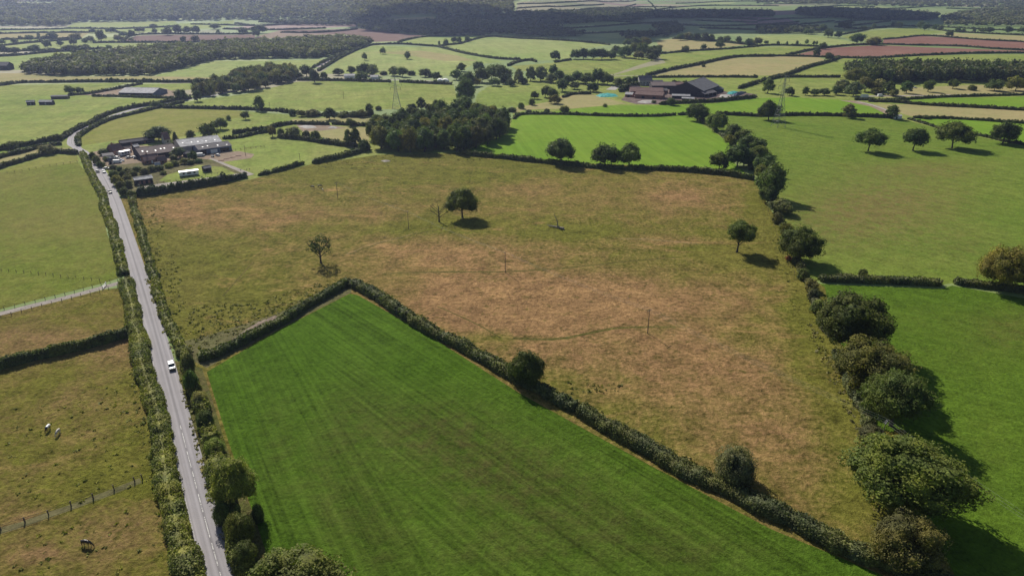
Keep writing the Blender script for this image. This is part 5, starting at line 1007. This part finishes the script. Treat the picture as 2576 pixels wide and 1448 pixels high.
def rdir(px, py):                                               # direction of the road towards the viewer
    p = G(px, py); i = min(range(len(RW)), key=lambda k: (RW[k].x - p.x) ** 2 + (RW[k].y - p.y) ** 2); a, b = RW[max(i - 2, 0)], RW[min(i + 2, len(RW) - 1)]
    return math.atan2(a.y - b.y, a.x - b.x)
car(433, 926, rdir(433, 926), M['white'], 'white off-road car driving down the road towards the camera', 4.1, 1.75, 1.8, suv=True)
car(277, 485, rdir(277, 485) + math.pi, M['black'], 'black car on the road beside the conifer hedge')
car(246, 433, rdir(246, 433) + math.pi, M['grey'], 'dark grey car on the road at the farm entrance')
car(262, 434, rdir(262, 434), M['white'], 'white car waiting at the mouth of the farm entrance')
car(269, 426, .6, M['grey'], 'grey car behind the white one at the farm entrance')
for x, y, mt, lb in [(296, 410, 'white', 'white van parked nearest the road in the farm yard'), (505, 393, 'white', 'white van parked before the blue-grey lean-to')]:
    car(x, y, .3, M[mt], lb, 5.2, 2.0, 2.2, van=True, dz=0)
for i, (x, y, mt, lb) in enumerate([(288, 396, 'grey', 'grey car beside the flat roofed garage'), (294, 399, 'white', 'white car beside the flat roofed garage'), (338, 397, 'white', 'white car beside the end wall of the long farm shed'), (325, 398, 'grey', 'grey car in front of the white caravan'),
     (345, 399, 'black', 'black car beside the bungalow'), (535, 394, 'black', 'black car by the reddish riding yard'), (548, 392, 'white', 'silver car by the reddish riding yard')]):
    car(x, y, random.uniform(0, 3), M[mt], lb, group='cars parked at the farm', dz=0)
for i in range(16):
    t = i / 15; car(803 + 66 * t + (3 if i % 2 else -5), 167 - 30 * t, random.uniform(.5, .9), M[random.choice(['white', 'white', 'grey', 'steel', 'black'])], f'{ordn(i)} vehicle up the lane beside the long dark wood', group='vehicles parked along the lane', dz=0)
car(2175, 246, .05, M['white'], 'white box lorry on the road near the right edge', 8, 2.5, 3.4, van=True, dz=0)
car(2214, 243, .05, M['white'], 'white tanker van right of the white lorry', 5.4, 2.2, 2.6, van=True, dz=0); car(2302, 222, .2, M['white'], 'white car in the brown field by the large wood', dz=0)

# ------------------------------------------------------------------ heaps and stacks
def heap(name, label, cat, s, h, mt, n=1, group=None, smoothq=True):
    P = gpoly(s); c = sum(P, Vector()) / len(P); rg = random.Random(len(label)); rings = 4; V = []; Fc = []; k = len(P) * 3; Q = []
    for i in range(len(P)):
        for j in range(3): Q.append(P[i].lerp(P[(i + 1) % len(P)], j / 3))
    for r in range(rings):
        f = 1 - r / rings
        for p in Q:
            q = c.lerp(p, f * rg.uniform(.93, 1.05)); V.append((q.x, q.y, float(T(q.x, q.y)) - .1 + h * (1 - f ** 2.2) * rg.uniform(.8, 1.1)))
    V.append((c.x, c.y, float(T(c.x, c.y)) + h))
    for r in range(rings - 1):
        for i in range(k): Fc.append((r * k + i, r * k + (i + 1) % k, (r + 1) * k + (i + 1) % k, (r + 1) * k + i))
    for i in range(k): Fc.append(((rings - 1) * k + i, (rings - 1) * k + (i + 1) % k, len(V) - 1))
    o = MB().add(V, Fc).build(name, mt, None, smooth=False); return tag(o, label, cat, group)
heap('silage_clamp', 'silage heap under turquoise sheets at the left of the big farm', 'silage heap', '1498,242 1508,236 1530,234 1552,237 1556,243 1530,245 1508,245', 1.8, M['turq'])
heap('silage_clamp', 'silage heap under turquoise sheets right of the huge barn', 'silage heap', '1826,236 1834,231 1850,230 1864,233 1858,237 1840,238', 1.8, M['turq'])
heap('silage_clamp', 'long heap under a dark blue sheet at the right of the big farm', 'silage heap', '1838,242 1850,236 1870,231 1880,232 1868,238 1848,244', 2.6, M['bluesheet'])
heap('soil_heap', 'pinkish soil heap at the right end of the big farm', 'heap', '1808,245 1812,238 1835,238 1842,244 1830,248', 1.2, M['concrete'])
heap('rubble_heap', 'pale rubble heap in front of the brick cattle shed', 'heap', '1600,258 1615,252 1640,252 1650,258 1625,261', 1.2, M['concrete'])
heap('rubble_heap', 'grey rubble heap beside the dark hedge left of the wood', 'heap', '822,322 835,318 850,320 846,324', 1.0, M['concrete']); heap('rubble_heap', 'pinkish rubble in the yard between two hedges', 'heap', '748,318 765,315 790,316 800,322 770,324', .9, M['concrete'])
heap('stone_pile', 'flat pile of pale stones at the edge of the rough pasture near the wood', 'heap', '955,405 966,402 980,403 985,406 968,408', .6, M['deadwood'])
heap('brushwood_pile', 'long heap of cut brown branches beside the dark crop hedge', 'heap', '560,870 600,840 650,808 700,788 708,796 660,828 610,862 572,884', .9, flat('brushwood', (.17, .125, .09), .9, var=.5, sc=1.2))
k_ = G(1541, 226)
P = gpoly('1524,226 1540,217 1562,217 1548,227'); o = MB().add([(p.x, p.y, p.z + .1) for p in P] + [(p.x, p.y, p.z - .1) for p in P], [(0, 1, 2, 3), (0, 4, 5, 1), (1, 5, 6, 2), (2, 6, 7, 3), (3, 7, 4, 0)]).build('concrete_pad', M['concrete']); tag(o, 'pale rectangular concrete yard left of the big farm', 'yard', kind='structure')
for i, (x, y, lb) in enumerate([(306, 404, 'white wrapped bale nearest the road at the farm'), (356, 402, 'white wrapped bale left of the bungalow'), (311, 406, 'white wrapped bale beside the first one')]):
    p = G(x, y); o = empty('wrapped_bale', (p.x, p.y, p.z), .3 * i, lb, 'bale', 'wrapped bales'); MB().tube([(-.6, 0, .7), (-.55, 0, .7), (.55, 0, .7), (.6, 0, .7)], [.6, .7, .7, .6], 14).build('wrap', M['whiteplastic'], o, smooth=False)
# jump poles and clutter in the riding yard
for i, (x, y) in enumerate([(556, 404), (570, 400), (585, 396), (600, 392)]):
    p = G(x, y); o = empty('timber_stack', (p.x, p.y, p.z), .3, f'{ordn(i)} low stack of reddish timber in the riding yard', 'timber stack', 'timber stacks in the riding yard'); m = MB()
    for j in range(5): m.box((0, -.6 + j * .3, .15 + .02 * (j % 2)), (3.6, .2, .2))
    m.build('timber', M['brick'], o)

# ------------------------------------------------------------------ fences
def fence(line, label, step, ht, rails, rad=.06, mt='wood', name='fence', group=None, posts_lod=True):
    W = smooth_line(gpoly(line), step); o = empty(name, (W[0].x, W[0].y, float(T(W[0].x, W[0].y))), 0, label, 'fence', group); z0 = o.location
    pm = MB().box((0, 0, ht / 2 - .1), (rad * 2, rad * 2, ht + .2)); pme = bpy.data.meshes.new('post'); pme.from_pydata(pm.v, [], pm.f); pme.materials.append(M[mt])
    for p in W[:99]:
        q = link('post', pme, None, o); q.location = (p.x - z0.x, p.y - z0.y, float(T(p.x, p.y)) - z0.z); q.rotation_euler = (random.uniform(-.06, .06), random.uniform(-.06, .06), random.uniform(0, 3))
    m = MB()
    for h_, r_ in rails: m.tube([(p.x - z0.x, p.y - z0.y, float(T(p.x, p.y)) - z0.z + ht * h_ + random.uniform(-.04, .02)) for p in W[:99]], r_, 4)
    m.build('rail' if rails[0][1] > .02 else 'wire', M[mt], o)
fence('-60,1350 0,1333 30,1324 80,1308 130,1292 175,1273 222,1258 268,1239 311,1221 358,1204', 'old post fence with thick posts crossing the lower left paddock', 4.4, 1.45, [(.9, .045), (.55, .04)], .11)
fence('-60,672 0,681 60,686 125,693 190,700 252,706', 'wire fence across the olive field above the gravel track', 3.6, 1.2, [(.92, .012), (.5, .012)], .07)
fence('-60,806 0,782 100,757 175,739 255,716 296,706', 'post fence along the upper side of the gravel track', 3.2, 1.25, [(.92, .03), (.5, .03)], .07)
fence('-60,832 0,802 100,772 175,753 262,729 300,719', 'post fence along the lower side of the gravel track', 3.2, 1.25, [(.92, .03), (.5, .03)], .07)
fence('-40,446 0,440 60,430 130,418 195,408', 'paddock fence below the small field by the junction', 4.0, 1.3, [(.9, .03), (.5, .03)], .08)
fence('330,470 400,462 480,449 560,436 628,428', 'post and rail fence behind the conifer hedge', 3.5, 1.3, [(.9, .03), (.5, .03)], .08)
fence('540,382 590,379 640,373 665,370', 'fence round the far side of the riding yard', 3.5, 1.3, [(.9, .03), (.5, .03)], .08)
fence('1840,450 1905,480 1942,560 1975,650 2005,700', 'wire fence down the right side of the rough pasture', 6, 1.2, [(.92, .010)], .06)
# white gate on the gravel track
p = G(263, 722); o = empty('gate', (p.x, p.y, p.z), math.radians(100), 'white painted gate across the gravel track', 'gate'); m = MB()
for i in range(5): m.box((0, 0, .25 + i * .22), (3.4, .05, .08))
for x in (-1.7, 0, 1.7): m.box((x, .045, .68), (.09, .04, 1.1))
m.build('bars', M['white'], o)
for x in (-1.9, 1.9): MB().box((x, 0, .7), (.2, .2, 1.4)).build('post', M['white'], o)

# ------------------------------------------------------------------ poles, wires and pylons
poles = [(850, 499, 467, 'far utility pole beside the grazing ponies'), (1028, 576, 549, 'second utility pole in the rough pasture, left of the dead tree shadow'), (1271, 685, 650, 'third utility pole above the worn path in the rough pasture'), (1629, 838, 783, 'nearest plain utility pole in the middle of the rough pasture'), (2232, 1084, 1044, 'utility pole with a double crossarm against the big oaks')]
tops = []
for i, (x, yb, yt, lb) in enumerate(poles):
    p = G(x, yb); H = 8.8
    if i == 4: p = G(2230, 1056, 9.0)
    o = empty('utility_pole', (p.x, p.y, float(T(p.x, p.y))), math.atan2(-70, 75) + math.pi / 2, lb, 'utility pole', 'utility poles across the rough pasture')
    MB().tube([(0, 0, -.3), (0, 0, 4.5), (0, 0, H)], [.15, .13, .10], 8).build('pole', M['wood'], o)
    a = MB().box((0, .16, H - .35), (2.3, .12, .14)); 
    if i == 4: a.box((0, -.16, H - .35), (2.3, .12, .14)); a.tube([(0, 0, H - 1.2), (.8, 0, H - .4)], .03, 4); a.tube([(0, 0, H - 1.2), (-.8, 0, H - .4)], .03, 4)
    if i in (3, 4, 0): a.build('crossarm', M['steel'] if i == 4 else M['wood'], o)
    else: MB().box((0, .14, H - .25), (1.2, .1, .12)).build('crossarm', M['wood'], o)
    for dx in (-1, 0, 1):
        dd = dx * (1.05 if i in (0, 3, 4) else .5); MB().tube([(dd, .1, H - .25), (dd, .1, H + .05)], [.07, .04], 6).build('insulator', M['glass'], o)
    rz = o.rotation_euler.z; tops.append([Vector((p.x + math.cos(rz) * dx * (1.05 if i in (0, 3, 4) else .5), p.y + math.sin(rz) * dx * (1.05 if i in (0, 3, 4) else .5), o.location.z + H + .05)) for dx in (-1, 0, 1)])
e4 = G(2900, 1500, 9); tops.append([Vector((e4.x + d, e4.y + d * .5, e4.z + 9)) for d in (-1, 0, 1)])
for i in range(5):
    for k_ in range(3):
        a, b = tops[i][k_], tops[i + 1][k_]; pts = [a.lerp(b, t / 12) - Vector((0, 0, 4 * .9 * (t / 12) * (1 - t / 12))) for t in range(13)]
        o = MB().tube(pts, .012, 4).build('power_line', M['steel']); tag(o, ['left', 'middle', 'right'][k_] + ' power line of the ' + ['span from the pole by the ponies', 'span above the worn track', 'span left of the nearest plain pole', 'long span to the pole with a double crossarm', 'span leaving the double crossarm to the lower right'][i], 'power line', 'wires between the utility poles')
for (x, yb, H, lb, gp) in [(865, 250, 7.5, 'thin pole in the long green meadow', 0), (680, 278, 7.5, 'thin pole at the right end of the straight hedge', 0), (618, 392, 7, 'thin pole by the riding yard', 0), (756, 412, 7, 'thin pole in the hedge below the yellow paddock', 0)]:
    p = G(x, yb); o = empty('utility_pole', (p.x, p.y, p.z), .5, lb, 'utility pole', 'thin far utility poles'); MB().tube([(0, 0, 0), (0, 0, H)], [.16, .12], 6).build('pole', M['wood'], o); MB().box((0, .12, H - .3), (1.4, .1, .1)).build('crossarm', M['wood'], o)
def pylon(px, yb, ytop, rz, label):
    p = G(px, yb); d = ray(px, ytop); t = p.y / d.y; H = CAMH + d.z * t - p.z; o = empty('pylon', (p.x, p.y, p.z), rz, label, 'pylon', 'lattice pylons')
    def hw(z): u = z / H; return (4.1 * (1 - u / .55) + 1.25 * u / .55) if u < .55 else 1.25 - .95 * (u - .55) / .45
    lv = [0, .13, .24, .34, .43, .51, .58, .65, .72, .79, .86, .93, 1.0]; r = .13
    for sx in (-1, 1):
        for sy in (-1, 1): MB().tube([(sx * hw(u * H), sy * hw(u * H), u * H) for u in lv], [r * 1.3] * 5 + [r] * 8, 4).build('leg', M['steel'], o)
    m = MB()
    for a, b in zip(lv, lv[1:]):
        A, B = hw(a * H), hw(b * H)
        for q in range(4):
            c0 = [(-1, -1), (1, -1), (1, 1), (-1, 1)][q]; c1 = [(-1, -1), (1, -1), (1, 1), (-1, 1)][(q + 1) % 4]
            m.tube([(c0[0] * A, c0[1] * A, a * H), (c1[0] * B, c1[1] * B, b * H)], r * .55, 3); m.tube([(c1[0] * A, c1[1] * A, a * H), (c0[0] * B, c0[1] * B, b * H)], r * .55, 3); m.tube([(c0[0] * B, c0[1] * B, b * H), (c1[0] * B, c1[1] * B, b * H)], r * .5, 3)
    m.build('bracing', M['steel'], o)
    for u, ln in ((.66, 4.6), (.79, 5.6), (.92, 4.2)):
        m = MB(); z = u * H; h_ = hw(z)
        for s in (-1, 1):
            for sy in (-1, 1): m.tube([(s * h_, sy * h_, z), (s * ln, 0, z + .3)], r * .7, 3); m.tube([(s * h_, sy * h_, z + 2), (s * ln, 0, z + .3)], r * .6, 3)
        ca = m.build('crossarm', M['steel'], o)
        for s in (-1, 1): MB().tube([(s * ln, 0, z + .3), (s * ln, 0, z - 2.2)], .12, 5).build('insulator', M['glass'], ca)
pylon(998, 273, 193, .15, 'lattice pylon standing behind the dense wood'); pylon(1957, 319, 189, .35, 'tall lattice pylon in the meadow right of the tree row')

# ------------------------------------------------------------------ fallen tree
p = G(1402, 574); o = empty('fallen_tree', (p.x, p.y, p.z), 0, 'bleached fallen tree with one upright limb in the rough pasture', 'dead tree')
MB().tube([(-4.0, 2.6, .5), (-1.5, .9, .55), (1, -.8, .6), (3.0, -2.2, .65)], [.18, .38, .5, .62], 8).build('trunk', M['deadwood'], o)
MB().tube([(.2, -.2, .6), (.1, .2, 2.8), (-.6, .4, 4.6), (-1.8, .7, 7.0)], [.34, .26, .19, .09], 6).tube([(-.3, .3, 3.8), (.3, .3, 5.0)], [.06, .02], 4).build('limb', M['deadwood'], o)
m = MB()
for i in range(14):
    a = random.uniform(-1, 1); m.tube([(-3.2 + random.uniform(-.8, 1.5), 2 + random.uniform(-.6, .6), .5), (-4.4 + a, 3 + random.uniform(-1, 1.4), random.uniform(.3, 1.6))], [.07, .015], 4)
m.build('branches', M['deadwood'], o)

# ------------------------------------------------------------------ horses
def horse_me(graze=True):
    J = {'hip': (-.62, 0, 1.24), 'mid': (0, 0, 1.15), 'sho': (.58, 0, 1.20), 'nk': (.98, 0, 1.08), 'pl': (1.32, 0, .70), 'jaw': (1.46, 0, .42), 'muz': (1.56, 0, .12), 'rump': (-.88, 0, 1.12), 'tail': (-.98, 0, .95), 'tl2': (-1.03, 0, .5)}
    R = {'hip': (.29, .31), 'mid': (.28, .33), 'sho': (.25, .33), 'nk': (.14, .23), 'pl': (.10, .15), 'jaw': (.09, .13), 'muz': (.06, .07), 'rump': (.23, .24), 'tail': (.06, .06), 'tl2': (.07, .06)}
    E = [('hip', 'mid'), ('mid', 'sho'), ('sho', 'nk'), ('nk', 'pl'), ('pl', 'jaw'), ('jaw', 'muz'), ('hip', 'rump'), ('rump', 'tail'), ('tail', 'tl2')]
    for s, n in ((-1, 'a'), (1, 'b')):
        dx = .1 * s
        J.update({'e' + n: (.62 + dx * .3, .17 * s, .92), 'k' + n: (.63 + dx, .17 * s, .48), 'f' + n: (.62 + dx * 1.2, .17 * s, .12), 'h' + n: (.66 + dx * 1.2, .17 * s, .03),
                  's' + n: (-.62, .17 * s, .92), 'o' + n: (-.80 + dx, .17 * s, .52), 'p' + n: (-.72 + dx, .17 * s, .14), 'q' + n: (-.69 + dx, .17 * s, .03), 'r' + n: (1.27, .06 * s, .83), 't' + n: (1.24, .08 * s, .93)})
        R.update({'e' + n: (.12, .13), 'k' + n: (.06, .065), 'f' + n: (.045, .045), 'h' + n: (.06, .07), 's' + n: (.15, .19), 'o' + n: (.065, .08), 'p' + n: (.045, .045), 'q' + n: (.06, .07), 'r' + n: (.03, .03), 't' + n: (.012, .02)})
        E += [('sho', 'e' + n), ('e' + n, 'k' + n), ('k' + n, 'f' + n), ('f' + n, 'h' + n), ('hip', 's' + n), ('s' + n, 'o' + n), ('o' + n, 'p' + n), ('p' + n, 'q' + n), ('pl', 'r' + n), ('r' + n, 't' + n)]
    ks = list(J); me = bpy.data.meshes.new('horse'); me.from_pydata([J[k] for k in ks], [(ks.index(a), ks.index(b)) for a, b in E], []); return me, [R[k] for k in ks], ks.index('mid')
def hair(name, line, rad, mt, parent): return MB().tube(line, rad, 5).build(name, mt, parent)
def horse(px, py, rz, mt, hairm, label, s=1.0, group=None, topline=None):
    p = G(px, py); me, R, root = horse_me(); o = bpy.data.objects.new('horse', me); COL.objects.link(o); me.materials.append(mt); o.location = (p.x, p.y, p.z); o.rotation_euler = (0, 0, rz); o.scale = (s, s, s)
    m = o.modifiers.new('skin', 'SKIN'); me.skin_vertices.new() if not me.skin_vertices else None
    for i, r in enumerate(R): me.skin_vertices[0].data[i].radius = r
    me.skin_vertices[0].data[root].use_root = True; m.use_smooth_shade = True; o.modifiers.new('sub', 'SUBSURF').levels = 2; o.modifiers['sub'].render_levels = 2
    tag(o, label, 'horse', group)
    hair('mane', [(.55, 0, 1.52), (.95, 0, 1.28), (1.26, 0, .92)], [.05, .09, .05], hairm, o); hair('tail_hair', [(-.98, 0, 1.02), (-1.08, 0, .7), (-1.08, 0, .28)], [.05, .1, .05], hairm, o)
    if topline:  # shell added over the back; its white paints in the sunlit top
        b = MB(); n = 9; V = []
        for x in (-.86, -.3, .3, .62):
            for k in range(n):
                a = math.radians(-20 + 220 * k / (n - 1)); V.append((x, .355 * math.cos(a), 1.17 + .37 * math.sin(a)))
        b.add(V, [(i * n + k, (i + 1) * n + k, (i + 1) * n + k + 1, i * n + k + 1) for i in range(3) for k in range(n - 1)]); q = b.build('sunlit_topline', topline, o, smooth=True); q.modifiers.new('thick', 'SOLIDIFY').thickness = .02
M['bay'] = flat('dark_horse_coat', (.022, .016, .014), .38, spec=.6, var=.3, sc=3); M['greycoat'] = flat('pale_horse_coat', (.55, .50, .43), .6, var=.15, sc=3); M['browncoat'] = flat('brown_horse_coat', (.045, .025, .018), .45, var=.2, sc=3)
horse(219, 1372, -.15, M['bay'], M['black'], 'glossy black horse grazing in the lower left paddock', 1.12)
horse(122, 1082, math.radians(-85), M['browncoat'], M['black'], 'dark horse with a sunlit white rug, left one of the two grazing end-on', 1.0, 'pair of horses in the left paddock', topline=M['white'])
horse(147, 1092, math.radians(-85), M['greycoat'], M['greycoat'], 'cream horse, right one of the two grazing end-on', 1.0, 'pair of horses in the left paddock')
horse(787, 474, 2.7, M['browncoat'], M['black'], 'larger dark pony at the top of the rough pasture', 1.15, 'ponies grazing in the rough pasture'); horse(805, 471, .3, M['browncoat'], M['black'], 'dark pony right behind the larger one', 1.0, 'ponies grazing in the rough pasture')
horse(812, 479, -1.2, M['greycoat'], M['greycoat'], 'pale pony nearest the far utility pole', .85, 'ponies grazing in the rough pasture')
# farm clutter in the garden: shrubs
row([(268, 400, 16, 12, 'bush'), (258, 412, 14, 10, 'pbush'), (285, 420, 18, 12, 'bush'), (300, 424, 18, 12, 'bush'), (320, 428, 22, 14, 'olive'), (345, 424, 26, 14, 'bush'), (362, 430, 24, 16, 'pbush'), (382, 424, 24, 16, 'bush'), (402, 422, 20, 14, 'bush'), (424, 415, 20, 14, 'ybush'), (440, 410, 22, 14, 'bush'), (462, 404, 22, 14, 'olive'), (478, 408, 18, 12, 'bush'), (500, 404, 20, 12, 'bush'), (436, 396, 20, 14, 'pbush'), (410, 434, 18, 10, 'bush'), (336, 436, 18, 12, 'bush')],
    'from the left in the farm garden', 'shrubs in the farm garden')
row([(232, 392, 18, 20, 'bush'), (242, 402, 20, 24, 'pbush'), (252, 414, 18, 16, 'bush'), (284, 438, 24, 22, 'bush'), (292, 452, 26, 24, 'olive'), (302, 466, 26, 24, 'bush'), (312, 482, 26, 24, 'bush'), (322, 462, 24, 20, 'bush'), (318, 446, 22, 18, 'brown'), (330, 488, 24, 20, 'bush'), (308, 436, 18, 16, 'bush'), (334, 508, 22, 18, 'olive')],
    'from the junction between road and farm', 'bushes between the road and the farm')

# ------------------------------------------------------------------ clouds that shade the far valley (above the view)
def cloud(s, z, sp, r, seed):
    rg = np.random.default_rng(seed); P = [(p.x, p.y) for p in gpoly(s)]; A = np.array(P); x0, y0 = A.min(0); x1, y1 = A.max(0)
    X, Y = np.meshgrid(np.arange(x0, x1, sp), np.arange(y0, y1, sp)); X = X.ravel() + rg.uniform(-.3, .3, X.size) * sp; Y = Y.ravel() + rg.uniform(-.3, .3, Y.size) * sp; m = inside(P, X, Y); X, Y = X[m], Y[m]
    parts = []; t = z / SD.z
    for x, y in zip(X, Y):
        v, q = CS2; rr = r * rg.uniform(.8, 1.2); parts.append((np.array((x + SD.x * t, y + SD.y * t, z + rg.uniform(-15, 15))) + v * (rr, rr, rr * .45), q))
    v, q = join(parts); o = link('cloud', quads('cloud', v, q, smooth=True), M['whiteplastic']); tag(o, kind='structure')
cloud('900,60 940,42 1010,28 1180,22 1260,30 1290,42 1500,50 1640,42 1700,36 1905,30 2050,26 2190,30 2350,45 2450,58 2330,62 2180,74 2120,80 1950,82 1800,86 1750,80 1690,95 1600,104 1550,107 1430,98 1275,90 1070,90 960,80 920,72', 950, 60, 55, 3)

# ------------------------------------------------------------------ the air
m = MB().box((0, 2100, 73 - 14), (11600, 6500, 150)); hz = m.build('haze', None); k = bpy.data.materials.new('haze_air'); k.use_nodes = True; kt = k.node_tree; kt.nodes.remove(kt.nodes['Principled BSDF'])
pv_ = kt.nodes.new('ShaderNodeVolumePrincipled'); pv_.inputs['Color'].default_value = (.52, .62, 1.0, 1); pv_.inputs['Density'].default_value = .000085; pv_.inputs['Anisotropy'].default_value = .6
kt.links.new(pv_.outputs[0], kt.nodes['Material Output'].inputs['Volume']); hz.data.materials.append(k); tag(hz, kind='stuff', cat='haze', label='thin blue haze over the whole countryside')

for o_ in scene.objects:
    if o_.parent is None and 'label' in o_ and len(o_['label'].split()) > 16: print('LONG', o_['label'])
